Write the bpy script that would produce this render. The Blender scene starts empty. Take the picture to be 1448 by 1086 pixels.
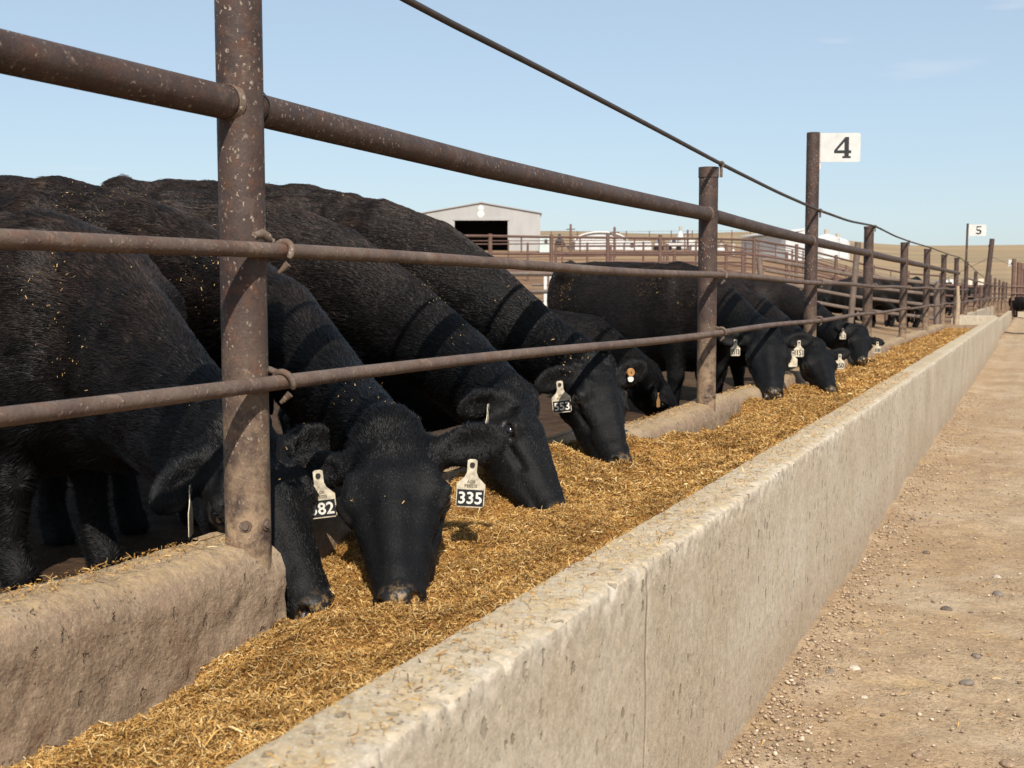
import bpy, math, random
import numpy as np
from mathutils import Vector
rng = np.random.default_rng(7)
random.seed(7)
scene = bpy.context.scene
COL = scene.collection
V3 = lambda *a: np.array(a, float)

# ------------------------------------------------------------------ numeric noise
def _h(ix, iy, iz, s):
    n = (ix * 374761393 + iy * 668265263 + iz * 2147483647 + s * 974711) & 0xFFFFFFFF
    n = ((n ^ (n >> 13)) * 1274126177) & 0xFFFFFFFF
    n = (n ^ (n >> 16)) & 0xFFFFFFFF
    return n.astype(np.float64) / 4294967295.0 * 2 - 1

def vnoise(p, scale=1.0, seed=0):
    p = np.asarray(p, float) * scale
    i = np.floor(p).astype(np.int64); f = p - i; f = f * f * (3 - 2 * f)
    r = 0
    for dx in (0, 1):
        for dy in (0, 1):
            for dz in (0, 1):
                w = (f[:, 0] if dx else 1 - f[:, 0]) * (f[:, 1] if dy else 1 - f[:, 1]) * (f[:, 2] if dz else 1 - f[:, 2])
                r = r + w * _h(i[:, 0] + dx, i[:, 1] + dy, i[:, 2] + dz, seed)
    return r

def fbm(p, scale, octs=3, seed=0):
    r = 0; a = 1.0
    for o in range(octs):
        r = r + a * vnoise(p, scale * 2 ** o, seed + o); a *= .5
    return r

def sstep(a, b, x):
    t = np.clip((x - a) / (b - a), 0, 1); return t * t * (3 - 2 * t)

# ------------------------------------------------------------------ object helpers
def tag(o, label=None, cat=None, group=None, kind=None):
    if label: o['label'] = label
    if cat: o['category'] = cat
    if group: o['group'] = group
    if kind: o['kind'] = kind
    return o

def wloc(o):
    p = Vector((0, 0, 0))
    while o is not None:
        p = p + Vector(o.location); o = o.parent
    return np.array(p)

def empty(name, loc, label=None, cat=None, group=None):
    o = bpy.data.objects.new(name, None); o.location = loc; o.empty_display_size = .1
    COL.objects.link(o); tag(o, label, cat, group); return o

def mesh_obj(name, v, faces, mats, parent=None, loc=None, smooth=True, mi=None, attrs=None):
    """v and faces in world coordinates; a top-level object takes loc as its origin"""
    v = np.asarray(v, float)
    if parent is not None: base = wloc(parent)
    else: base = np.array(loc if loc is not None else (0, 0, 0), float)
    me = bpy.data.meshes.new(name)
    vv = (v - base).astype(np.float32)
    if isinstance(faces, np.ndarray):
        k = faces.shape[1]; nf = len(faces)
        me.vertices.add(len(vv)); me.vertices.foreach_set('co', vv.ravel())
        me.loops.add(nf * k); me.loops.foreach_set('vertex_index', faces.astype(np.int32).ravel())
        me.polygons.add(nf); me.polygons.foreach_set('loop_start', np.arange(0, nf * k, k, dtype=np.int32))
        me.update(calc_edges=True)
    else:
        me.from_pydata(vv.tolist(), [], faces)
    if not isinstance(mats, (list, tuple)): mats = [mats]
    for m in mats: me.materials.append(m)
    if mi is not None: me.polygons.foreach_set('material_index', np.asarray(mi, np.int32))
    if smooth: me.polygons.foreach_set('use_smooth', np.ones(len(me.polygons), bool))
    if attrs:
        for an, av in attrs.items():
            at = me.attributes.new(an, 'FLOAT', 'POINT'); at.data.foreach_set('value', np.asarray(av, np.float32))
    me.update()
    o = bpy.data.objects.new(name, me); COL.objects.link(o)
    if parent is not None: o.parent = parent
    else: o.location = base
    return o

class MB:
    def __init__(s): s.v = []; s.f = []; s.m = []
    def add(s, v, f, m=0):
        b = len(s.v); s.v += [tuple(map(float, x)) for x in v]; s.f += [tuple(i + b for i in q) for q in f]; s.m += [m] * len(f); return s
    def tube(s, pts, r, n=14, caps=True, m=0, closed=False):
        pts = [np.array(p, float) for p in pts]; k = len(pts)
        if not hasattr(r, '__len__'): r = [r] * k
        V = []; prev = None
        for i, p in enumerate(pts):
            if closed: t = pts[(i + 1) % k] - pts[i - 1]
            else: t = pts[min(i + 1, k - 1)] - pts[max(i - 1, 0)]
            t /= np.linalg.norm(t)
            if prev is None:
                a = V3(0, 0, 1) if abs(t[2]) < .9 else V3(1, 0, 0); u = np.cross(t, a)
            else: u = prev - t * (prev @ t)
            u /= np.linalg.norm(u); prev = u; w = np.cross(t, u)
            for j in range(n):
                an = 2 * math.pi * j / n; V.append(p + r[i] * (u * math.cos(an) + w * math.sin(an)))
        F = []
        for i in range(k if closed else k - 1):
            for j in range(n):
                a = i * n + j; b = i * n + (j + 1) % n; i2 = ((i + 1) % k) * n
                F.append((a, b, i2 + (j + 1) % n, i2 + j))
        if caps and not closed:
            F.append(tuple(range(n - 1, -1, -1))); F.append(tuple((k - 1) * n + j for j in range(n)))
        return s.add(V, F, m)
    def box(s, c, size, m=0, rot=0.0, axes=None):
        c = np.array(c, float); hx, hy, hz = np.array(size, float) / 2
        if axes is None:
            cr, sr = math.cos(rot), math.sin(rot); axes = (V3(cr, sr, 0), V3(-sr, cr, 0), V3(0, 0, 1))
        V = [c + axes[0] * sx * hx + axes[1] * sy * hy + axes[2] * sz * hz for sx, sy, sz in
             ((-1, -1, -1), (1, -1, -1), (1, 1, -1), (-1, 1, -1), (-1, -1, 1), (1, -1, 1), (1, 1, 1), (-1, 1, 1))]
        return s.add(V, [(3, 2, 1, 0), (4, 5, 6, 7), (0, 1, 5, 4), (1, 2, 6, 5), (2, 3, 7, 6), (3, 0, 4, 7)], m)
    def prism(s, poly, org, ax, ay, az, t, m=0, bev=0):
        """poly in the (ax, ay) plane, extruded t along az"""
        org = np.array(org, float); n = len(poly)
        V = [org + ax * x + ay * y for x, y in poly] + [org + ax * x + ay * y + az * t for x, y in poly]
        F = [tuple(range(n - 1, -1, -1)), tuple(range(n, 2 * n))] + [(i, (i + 1) % n, n + (i + 1) % n, n + i) for i in range(n)]
        return s.add(V, F, m)
    def build(s, name, mats, parent=None, loc=None, smooth=False):
        return mesh_obj(name, np.array(s.v), s.f, mats, parent, loc, smooth, s.m)

def auto_smooth(o, deg=35):
    me = o.data
    me.polygons.foreach_set('use_smooth', np.ones(len(me.polygons), bool))
    try: me.set_sharp_from_angle(angle=math.radians(deg))
    except Exception: pass
    return o

# ------------------------------------------------------------------ materials
class NT:
    def __init__(s, name):
        s.mat = bpy.data.materials.new(name); s.mat.use_nodes = True
        s.t = s.mat.node_tree; s.t.nodes.clear()
        s.out = s.n('ShaderNodeOutputMaterial'); s.b = s.n('ShaderNodeBsdfPrincipled')
        s.l(s.b.outputs[0], s.out.inputs[0]); s._c = None
    def n(s, ty, **kw):
        x = s.t.nodes.new(ty)
        for k, v in kw.items(): setattr(x, k, v)
        return x
    def l(s, a, b): s.t.links.new(a, b)
    def put(s, sock, v):
        if hasattr(v, 'is_linked') or hasattr(v, 'links'): s.l(v, sock)
        else: sock.default_value = v
    @property
    def co(s):
        if s._c is None: s._c = s.n('ShaderNodeTexCoord').outputs['Object']
        return s._c
    def pos(s): return s.n('ShaderNodeNewGeometry').outputs['Position']
    def mapping(s, v, scale=(1, 1, 1), loc=(0, 0, 0), rot=(0, 0, 0)):
        m = s.n('ShaderNodeMapping'); s.l(v, m.inputs[0]); m.inputs['Scale'].default_value = scale
        m.inputs['Location'].default_value = loc; m.inputs['Rotation'].default_value = rot; return m.outputs[0]
    def noise(s, scale, detail=4, rough=.6, vec=None, dist=0, out=0):
        x = s.n('ShaderNodeTexNoise'); s.l(vec if vec is not None else s.co, x.inputs['Vector'])
        x.inputs['Scale'].default_value = scale; x.inputs['Detail'].default_value = detail
        x.inputs['Roughness'].default_value = rough; x.inputs['Distortion'].default_value = dist; return x.outputs[out]
    def voro(s, scale, vec=None, feature='F1', rnd=1, out='Distance'):
        x = s.n('ShaderNodeTexVoronoi', feature=feature); s.l(vec if vec is not None else s.co, x.inputs['Vector'])
        x.inputs['Scale'].default_value = scale; x.inputs['Randomness'].default_value = rnd; return x.outputs[out]
    def ramp(s, fac, stops):
        r = s.n('ShaderNodeValToRGB'); s.l(fac, r.inputs[0]); e = r.color_ramp.elements
        while len(e) < len(stops): e.new(.5)
        for el, (p, c) in zip(e, stops):
            el.position = p; el.color = (c, c, c, 1) if not hasattr(c, '__len__') else (*c, 1)
        return r.outputs[0]
    def mix(s, fac, a, b, mode='MIX'):
        m = s.n('ShaderNodeMix', data_type='RGBA', blend_type=mode)
        s.put(m.inputs[0], fac)
        for i, c in ((6, a), (7, b)): s.put(m.inputs[i], (*c, 1) if isinstance(c, tuple) and len(c) == 3 else c)
        return m.outputs[2]
    def math(s, op, a, b=0.0, c=0.0, clamp=False):
        m = s.n('ShaderNodeMath', operation=op, use_clamp=clamp); s.put(m.inputs[0], a); s.put(m.inputs[1], b); s.put(m.inputs[2], c); return m.outputs[0]
    def sep(s, v):
        x = s.n('ShaderNodeSeparateXYZ'); s.l(v, x.inputs[0]); return x.outputs
    def attr(s, name):
        a = s.n('ShaderNodeAttribute'); a.attribute_name = name; return a.outputs['Fac']
    def bump(s, h, strength=.5, dist=.01, prev=None):
        b = s.n('ShaderNodeBump'); b.inputs['Strength'].default_value = strength; b.inputs['Distance'].default_value = dist
        s.l(h, b.inputs['Height'])
        if prev is not None: s.l(prev, b.inputs['Normal'])
        return b.outputs[0]
    def fin(s, col=None, rough=None, norm=None, spec=None, metal=None):
        if col is not None: s.put(s.b.inputs['Base Color'], (*col, 1) if isinstance(col, tuple) and len(col) == 3 else col)
        if rough is not None: s.put(s.b.inputs['Roughness'], rough)
        if norm is not None: s.l(norm, s.b.inputs['Normal'])
        if spec is not None: s.put(s.b.inputs['Specular IOR Level'], spec)
        if metal is not None: s.put(s.b.inputs['Metallic'], metal)
        return s.mat

def m_concrete(name, base, light, dirt, joint=None, top=.6, pits=1.0, rough_=.65):
    t = NT(name); P = t.pos(); xyz = t.sep(P)
    big = t.noise(1.7, 5, .6, P); fine = t.noise(55, 4, .7, P); mid = t.noise(9, 5, .65, P)
    col = t.mix(t.ramp(big, [(.35, 0), (.66, 1)]), base, light)
    col = t.mix(t.math('MULTIPLY', t.ramp(mid, [(.42, 0), (.72, 1)]), .40), col, dirt)
    strk = t.noise(7, 4, .6, t.mapping(P, (1.2, 1.2, .3)))
    col = t.mix(t.math('MULTIPLY', t.ramp(strk, [(.5, 0), (.7, 1)]), .14), col, tuple(x * .62 for x in dirt))
    # splash dirt close to the ground and feed dust on what faces up
    low = t.math('SUBTRACT', 1.0, t.ramp(t.math('ADD', xyz[2], t.math('MULTIPLY', mid, .25)), [(.12, 0), (.36, 1)]))
    col = t.mix(t.math('MULTIPLY', low, .5), col, (.36, .26, .17))
    nz = t.sep(t.n('ShaderNodeNewGeometry').outputs['Normal'])[2]
    up = t.math('MULTIPLY', t.ramp(nz, [(.55, 0), (.95, 1)]), t.ramp(t.noise(24, 5, .7, P), [(.36, .15), (.62, 1)]))
    col = t.mix(t.math('MULTIPLY', up, top), col, (.46, .32, .15))
    col = t.mix(t.math('MULTIPLY', t.attr('chip'), .3), col, (.62, .58, .52))
    grain = t.ramp(fine, [(.32, .74), (.66, 1.14)])
    col = t.mix(1.0, col, grain, 'MULTIPLY')
    # aggregate grains and small holes
    vc = t.voro(120, P); col = t.mix(t.math('MULTIPLY', t.ramp(vc, [(.20, 1), (.32, 0)]), .5), col, (.62, .55, .45) if joint and joint[0] < 3 else (.42, .32, .22))
    wv = t.n('ShaderNodeVectorMath', operation='SCALE'); t.l(t.noise(34, 3, .7, P, out=1), wv.inputs[0]); wv.inputs['Scale'].default_value = .035
    wa = t.n('ShaderNodeVectorMath', operation='ADD'); t.l(P, wa.inputs[0]); t.l(wv.outputs[0], wa.inputs[1])
    vd = t.voro(19, t.mapping(wa.outputs[0], (1, 1, .6))); mask = t.ramp(t.noise(3.1, 2, .5, P), [(.36, 0), (.50, 1)])
    hole = t.math('MULTIPLY', t.ramp(vd, [(.15, 1), (.20, 0)]), mask)
    vd2 = t.voro(58, P); hole2 = t.math('MULTIPLY', t.ramp(vd2, [(.14, 1), (.22, 0)]), t.ramp(t.noise(6, 2, .5, P), [(.5, 0), (.62, 1)]))
    hole = t.math('MULTIPLY', t.math('MAXIMUM', hole, t.math('MULTIPLY', hole2, .7)), pits)
    col = t.mix(t.math('MULTIPLY', hole, .6), col, (.16, .12, .08))
    h = t.math('ADD', t.math('MULTIPLY', mid, .5), t.math('MULTIPLY', fine, .35))
    h = t.math('SUBTRACT', h, t.math('MULTIPLY', hole, 1.1))
    if joint:
        yy = t.math('ADD', xyz[1], t.math('MULTIPLY', t.math('SUBTRACT', t.noise(6, 3, .6, P), .5), .03))
        d = t.math('ABSOLUTE', t.math('SUBTRACT', t.math('MODULO', t.math('ADD', yy, joint[1]), joint[0]), joint[0] / 2))
        jl = t.math('MULTIPLY', t.ramp(d, [(.002, 1), (.009, 0)]), t.ramp(t.noise(5, 4, .7, P), [(.38, .3), (.6, .85)]))
        col = t.mix(t.math('MULTIPLY', jl, .55), col, (.20, .15, .10)); h = t.math('SUBTRACT', h, t.math('MULTIPLY', jl, .9))
    return t.fin(col, .92, t.bump(h, rough_, .008 if rough_ < .8 else .014), .15)

def m_rust(name, base=(.040, .025, .021), light=(.125, .082, .062), flecks=1.0, rust=.5, mud=0.0, seedloc=(0, 0, 0)):
    t = NT(name); P = t.mapping(t.pos(), (1, 1, 1), seedloc)
    big = t.noise(5, 5, .65, P); mid = t.noise(22, 5, .7, P); fine = t.noise(140, 3, .7, P)
    col = t.mix(t.ramp(big, [(.35, 0), (.68, 1)]), base, tuple(.5 * (a + b) for a, b in zip(base, light)))
    col = t.mix(t.math('MULTIPLY', t.ramp(mid, [(.50, 0), (.66, 1)]), rust), col, (.13, .055, .032))
    col = t.mix(t.math('MULTIPLY', t.ramp(t.noise(13, 5, .75, P, .4), [(.56, 0), (.66, 1)]), .55), col, light)
    wob = t.n('ShaderNodeVectorMath', operation='ADD'); sc_ = t.n('ShaderNodeVectorMath', operation='SCALE'); t.l(t.noise(60, 3, .6, P, out=1), sc_.inputs[0]); sc_.inputs['Scale'].default_value = .022
    t.l(P, wob.inputs[0]); t.l(sc_.outputs[0], wob.inputs[1])
    fl = t.voro(75, t.mapping(wob.outputs[0], (1.15, .75, .6)), rnd=1); fm = t.ramp(t.noise(6, 5, .7, P), [(.42, 0), (.56, 1)])
    fk = t.math('MULTIPLY', t.ramp(fl, [(.12, 1), (.30, 0)]), fm)
    rub = t.ramp(t.noise(38, 6, .8, t.mapping(wob.outputs[0], (1, .35, .5))), [(.60, 0), (.68, 1)])
    col = t.mix(t.math('MULTIPLY', fk, .85 * flecks), col, (.40, .31, .235))
    col = t.mix(t.math('MULTIPLY', rub, .55), col, light)
    if mud:
        z = t.sep(t.pos())[2]
        mm = t.math('MULTIPLY', t.math('SUBTRACT', 1.0, t.ramp(t.math('DIVIDE', z, 2.0), [(.30, 0), (.56, 1)])), t.ramp(t.noise(16, 6, .72, P), [(.36, 0), (.58, 1)]))
        col = t.mix(t.math('MULTIPLY', mm, mud), col, (.35, .24, .145))
    col = t.mix(1.0, col, t.ramp(fine, [(.3, .78), (.7, 1.15)]), 'MULTIPLY')
    h = t.math('ADD', t.math('MULTIPLY', mid, .6), t.math('ADD', t.math('MULTIPLY', fine, .3), t.math('MULTIPLY', fk, .6)))
    return t.fin(col, t.ramp(mid, [(.35, .48), (.7, .85)]), t.bump(h, .7, .005), .35)

def m_plain(name, col, rough=.6, var=.15, scale=8, spec=.3, bump=.0):
    t = NT(name); n = t.noise(scale, 5, .65)
    c = t.mix(1.0, (*col,), t.ramp(n, [(.3, 1 - var), (.7, 1 + var * .6)]), 'MULTIPLY')
    return t.fin(c, rough, t.bump(n, bump, .01) if bump else None, spec)

M = {}
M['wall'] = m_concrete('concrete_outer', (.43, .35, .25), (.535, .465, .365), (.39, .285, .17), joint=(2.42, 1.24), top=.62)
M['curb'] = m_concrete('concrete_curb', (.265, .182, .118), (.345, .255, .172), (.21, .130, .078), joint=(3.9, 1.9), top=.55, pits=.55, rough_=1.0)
M['post'] = m_rust('rusty_post', mud=.85)
M['rail'] = m_rust('rusty_rail', flecks=.8, rust=.35, seedloc=(3, 1, 2))
M['rod'] = m_rust('rusty_rod', base=(.085, .055, .043), light=(.24, .175, .13), flecks=.4, rust=.6, seedloc=(7, 4, 1))
M['clip'] = m_rust('rusty_clip', base=(.10, .068, .05), light=(.24, .18, .13), rust=.6, seedloc=(1, 9, 4))
M['cable'] = m_plain('dark_cable', (.055, .043, .038), .6, .3, 12)
M['fence'] = m_rust('far_fence', base=(.12, .065, .05), light=(.20, .13, .10), flecks=.2)
M['fence_pale'] = m_rust('pale_fence', base=(.13, .095, .075), light=(.24, .19, .15), flecks=.2)

def m_hide(name):
    t = NT(name); P = t.pos(); d = t.attr('dust'); nose = t.attr('nose'); skin = t.attr('skin')
    n = t.noise(60, 4, .65, t.mapping(t.co, (1, 1, .5))); big = t.noise(5, 4, .6)
    col = t.mix(t.math('MULTIPLY', d, t.ramp(big, [(.35, .2), (.65, 1)])), (.0045, .0042, .0042), (.016, .0105, .008))
    col = t.mix(skin, col, (.017, .0145, .0135))
    col = t.mix(nose, col, t.mix(t.ramp(t.noise(45, 5, .7), [(.50, 0), (.60, 1)]), (.018, .016, .015), (.34, .21, .085)))
    rough = t.mix(t.math('MAXIMUM', nose, skin), (.62, .62, .62), (.30, .30, .30))
    return t.fin(col, rough, t.bump(n, .55, .006), t.math('ADD', .16, t.math('MULTIPLY', nose, .34)))
M['hide'] = m_hide('black_hide')
def m_coat(name):
    t = NT(name); big = t.noise(4.5, 5, .65, t.pos())
    d = t.attr('dust')
    col = t.mix(t.math('MULTIPLY', d, t.ramp(big, [(.30, .25), (.62, 1)])), (.0042, .0038, .0039), (.027, .0165, .0115))
    col = t.mix(1.0, col, t.ramp(t.attr('tone'), [(0, .3), (.5, .9), (.8, 1.7), (1, 2.9)]), 'MULTIPLY')
    t.fin(col, .38, None, .28)
    return t.mat
M['coat'] = m_coat('black_coat')
M['hoof'] = m_plain('hoof_horn', (.03, .025, .022), .6)
M['eye'] = m_plain('wet_eye', (.006, .005, .005), .06, .1, 20, .8)
M['fleck'] = m_plain('straw_fleck', (.46, .29, .11), .8, .5, 30)
M['tagw'] = m_plain('tag_cream', (.58, .50, .37), .55, .55, 45)
M['tagb'] = m_plain('tag_black', (.022, .022, .024), .5, .2, 60)
M['tagt'] = m_plain('tag_white', (.72, .69, .61), .5, .25, 70)
M['tagd'] = m_plain('tag_print', (.16, .12, .08), .6, .2, 90)
M['tago'] = m_plain('tag_orange', (.40, .20, .07), .5, .3, 60)
M['signw'] = m_plain('sign_white', (.57, .555, .52), .45, .16, 9)
M['signb'] = m_plain('sign_black', (.02, .02, .022), .5, .2, 40)

# ------------------------------------------------------------------ camera, light, sky
cam_d = bpy.data.cameras.new('camera'); cam = bpy.data.objects.new('camera', cam_d); COL.objects.link(cam)
FPX = 1716.0; PITCH = math.radians(4.266); YAW = math.radians(23.157)
CAM = V3(0, 0, 1.2)
cam.location = CAM; cam.rotation_euler = (math.pi / 2 - PITCH, 0, YAW)
cam_d.sensor_width = 36; cam_d.lens = 36 * FPX / 1448; cam_d.clip_start = .05; cam_d.clip_end = 6000
cam_d.dof.use_dof = True; cam_d.dof.focus_distance = 4.2; cam_d.dof.aperture_fstop = 9
scene.camera = cam
CF = V3(-math.sin(YAW) * math.cos(PITCH), math.cos(YAW) * math.cos(PITCH), -math.sin(PITCH))
CR = V3(math.cos(YAW), math.sin(YAW), 0); CU = np.cross(CR, CF)
def ray(u, v): return CF + CR * (u - 724) / FPX - CU * (v - 543) / FPX
def onx(u, v, x):                     # the place seen at photo pixel (u, v) in the plane at this x
    d = ray(u, v); return CAM + d * (x - CAM[0]) / d[0]
def atd(u, v, dep): return CAM + ray(u, v) * dep

SUN_AZ = V3(.52, -.85, 0) / math.hypot(.52, .85); SUN_EL = math.radians(42)
sd = SUN_AZ * math.cos(SUN_EL) + V3(0, 0, math.sin(SUN_EL))
sun_d = bpy.data.lights.new('sun', 'SUN'); sun = bpy.data.objects.new('sun', sun_d); COL.objects.link(sun)
sun_d.energy = 4.6; sun_d.angle = math.radians(.53); sun_d.color = (1.0, .945, .86)
sun.rotation_euler = Vector(sd).to_track_quat('Z', 'Y').to_euler(); sun.location = (5, -8, 9)

world = bpy.data.worlds.new('World'); scene.world = world; world.use_nodes = True
wt = world.node_tree; wt.nodes.clear()
wo = wt.nodes.new('ShaderNodeOutputWorld'); bg = wt.nodes.new('ShaderNodeBackground')
sky = wt.nodes.new('ShaderNodeTexSky'); sky.sky_type = 'NISHITA'; sky.sun_disc = False
sky.sun_elevation = SUN_EL; sky.sun_rotation = math.atan2(SUN_AZ[0], SUN_AZ[1])
sky.air_density = 1.0; sky.dust_density = 1.2; sky.ozone_density = 1.2; sky.altitude = 300
bg.inputs[1].default_value = .115
tc = wt.nodes.new('ShaderNodeTexCoord'); mp = wt.nodes.new('ShaderNodeMapping'); mp.inputs['Scale'].default_value = (2.2, 2.2, 15)
mp.inputs['Rotation'].default_value = (0, 0, -.12)
wt.links.new(tc.outputs['Generated'], mp.inputs[0])
nz = wt.nodes.new('ShaderNodeTexNoise'); nz.inputs['Scale'].default_value = 1.6; nz.inputs['Detail'].default_value = 7; nz.inputs['Roughness'].default_value = .55
wt.links.new(mp.outputs[0], nz.inputs[0])
cr = wt.nodes.new('ShaderNodeValToRGB'); cr.color_ramp.elements[0].position = .60; cr.color_ramp.elements[1].position = .80
cr.color_ramp.elements[1].color = (.4, .4, .4, 1)
# thin wisps, gathered in the part of the sky above the far lane
def wm(op, a, b):
    m = wt.nodes.new('ShaderNodeMath'); m.operation = op
    for k_, v_ in ((0, a), (1, b)):
        if hasattr(v_, 'links'): wt.links.new(v_, m.inputs[k_])
        else: m.inputs[k_].default_value = v_
    return m.outputs[0]
boost = 0.0
for (u_, v_, sz) in ((1290, 36, .020), (1432, 8, .022), (1290, 92, .03), (1180, 60, .02)):
    dr = ray(u_, v_); dr = dr / np.linalg.norm(dr)
    vm = wt.nodes.new('ShaderNodeVectorMath'); vm.operation = 'SUBTRACT'; wt.links.new(tc.outputs['Generated'], vm.inputs[0]); vm.inputs[1].default_value = tuple(dr)
    v2 = wt.nodes.new('ShaderNodeVectorMath'); v2.operation = 'MULTIPLY'; wt.links.new(vm.outputs[0], v2.inputs[0]); v2.inputs[1].default_value = (1, 1, 4.5)
    ln = wt.nodes.new('ShaderNodeVectorMath'); ln.operation = 'LENGTH'; wt.links.new(v2.outputs[0], ln.inputs[0])
    gq = wm('MULTIPLY', wm('MAXIMUM', wm('SUBTRACT', 1.0, wm('DIVIDE', ln.outputs['Value'], sz * 2.6)), 0.0), .27)
    boost = wm('MAXIMUM', gq, boost)
wt.links.new(wm('ADD', wm('SUBTRACT', nz.outputs[0], .06), boost), cr.inputs[0])
mx = wt.nodes.new('ShaderNodeMix'); mx.data_type = 'RGBA'; wt.links.new(cr.outputs[0], mx.inputs[0])
mh = wt.nodes.new('ShaderNodeMix'); mh.data_type = 'RGBA'; mh.inputs[0].default_value = .55; wt.links.new(sky.outputs[0], mh.inputs[6]); mh.inputs[7].default_value = (3.7, 4.58, 5.4, 1)
wt.links.new(mh.outputs[2], mx.inputs[6]); mx.inputs[7].default_value = (6.4, 6.2, 6.2, 1)
wt.links.new(mx.outputs[2], bg.inputs[0]); wt.links.new(bg.outputs[0], wo.inputs[0])

scene.view_settings.view_transform = 'Standard'; scene.view_settings.look = 'None'
scene.view_settings.exposure = .33; scene.view_settings.gamma = 1
scene.render.engine = 'CYCLES'; scene.cycles.use_denoising = True
scene.cycles.max_bounces = 6; scene.cycles.diffuse_bounces = 3
try: scene.cycles_curves.shape = 'RIBBONS'
except Exception: pass

# ------------------------------------------------------------------ terrain
ROADZ = -.055
_lr = np.log([6, 12, 20, 31, 60, 100, 150, 250, 600, 1500, 4000])
_eL = [0, 0, -66, -22, 22, 46, 60, 66, 84, 84, 60]     # height of the land over the eye line, photo pixels, to the left
_eR = [0, 0, -88, -60, -36, -18, 0, 25, 62, 66, 50]
def terrain_z(x, y):
    x = np.asarray(x, float); y = np.asarray(y, float)
    r = np.maximum(np.hypot(x, y), 1e-3); az = np.degrees(np.arctan2(x, np.maximum(y, 1e-3)))
    lr = np.log(r)
    zl = 1.2 + np.interp(lr, _lr, _eL) / FPX * r; zr = 1.2 + np.interp(lr, _lr, _eR) / FPX * r
    near = .12 + .045 * np.clip(-x - 2.2, 0, 4)
    w = sstep(-4, -13, az)
    far = zr + (zl - zr) * w
    # the lane side stays level
    far = np.where(az > 0, ROADZ + (far - ROADZ) * sstep(60, 300, r), far)
    far = far + sstep(150, 500, r) * r * .0028 * vnoise(np.stack([az * .19, lr * 1.2, 0 * az], -1), 1, 5)
    pen = near + (far - near) * sstep(11, 22, r)
    side = sstep(-1.2, -1.9, x)
    base = np.where(r < 60, ROADZ - .02, far)
    z = pen * side + (1 - side) * (np.where(x > -1.2, (ROADZ - .03) * (1 - sstep(45, 140, r)) + far * sstep(45, 140, r), ROADZ - .03))
    back = y < 0
    return np.where(back, np.where(x < -1.5, np.minimum(near, .35), ROADZ - .03), z)

def build_terrain():
    rs = np.concatenate([np.linspace(.5, 14, 46), np.geomspace(14.6, 5000, 120)])
    an = np.radians(np.concatenate([np.linspace(-180, -60, 24)[:-1], np.linspace(-60, 8, 180)[:-1], np.linspace(8, 180, 36)[:-1]]))
    A, Rr = np.meshgrid(an, rs); x = np.sin(A) * Rr; y = np.cos(A) * Rr
    z = terrain_z(x.ravel(), y.ravel())
    v = np.stack([x.ravel(), y.ravel(), z], -1)
    v[:, 2] += np.where((v[:, 0] < -1.9) & (np.hypot(v[:, 0], v[:, 1]) < 60), .02 * fbm(v, 1.3, 3, 3), 0)
    na = len(an); F = []
    i = np.arange(len(rs) - 1)[:, None] * na; j = np.arange(na)[None]; j2 = (j + 1) % na
    F = np.stack([i + j, i + na + j, i + na + j2, i + j2], -1).reshape(-1, 4)[:, ::-1]
    t = NT('pen_soil'); P = t.pos(); xyz = t.sep(P)
    dist = t.n('ShaderNodeVectorMath', operation='LENGTH'); t.l(P, dist.inputs[0]); dl = dist.outputs['Value']
    big = t.noise(.035, 6, .6, P); mid = t.noise(.5, 6, .65, P); fine = t.noise(9, 5, .7, P)
    col = t.mix(t.ramp(mid, [(.35, 0), (.65, 1)]), (.135, .074, .042), (.26, .155, .085))
    stripe = t.noise(.10, 4, .55, t.mapping(P, (.35, 1.0, 1), rot=(0, 0, .4)))
    col = t.mix(t.math('MULTIPLY', t.ramp(stripe, [(.50, 0), (.60, 1)]), .75), col, (.34, .23, .13))
    hill = t.mix(t.ramp(t.noise(.012, 5, .55, t.mapping(P, (.4, 1.5, 1), rot=(0, 0, .4))), [(.42, 0), (.6, 1)]), (.33, .225, .125), (.25, .185, .11))
    hill = t.mix(t.math('MULTIPLY', t.ramp(t.noise(.03, 6, .7, t.mapping(P, (.3, 2, 1), rot=(0, 0, .4))), [(.45, 0), (.68, 1)]), .5), hill, (.37, .27, .155))
    col = t.mix(t.ramp(t.math('DIVIDE', dl, 300.0), [(.45, 0), (.8, 1)]), col, hill)
    # trampled manure right behind the bunk, its brown blackened to hold the cattle's shade
    near = t.math('MULTIPLY', t.math('SUBTRACT', 1.0, t.ramp(t.math('DIVIDE', dl, 40.0), [(.35, 0), (.7, 1)])), 1.0)
    col = t.mix(t.math('MULTIPLY', near, .85), col, t.mix(t.ramp(fine, [(.35, 0), (.7, 1)]), (.016, .010, .007), (.070, .042, .025)))
    h = t.math('ADD', fine, t.math('MULTIPLY', mid, 2.0))
    mat = t.fin(col, .95, t.bump(h, .7, .06), .1)
    tag(mesh_obj('terrain', v, F, mat), kind='structure', label='brown pen ground rising to tan grass hills', cat='ground')
build_terrain()

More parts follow.
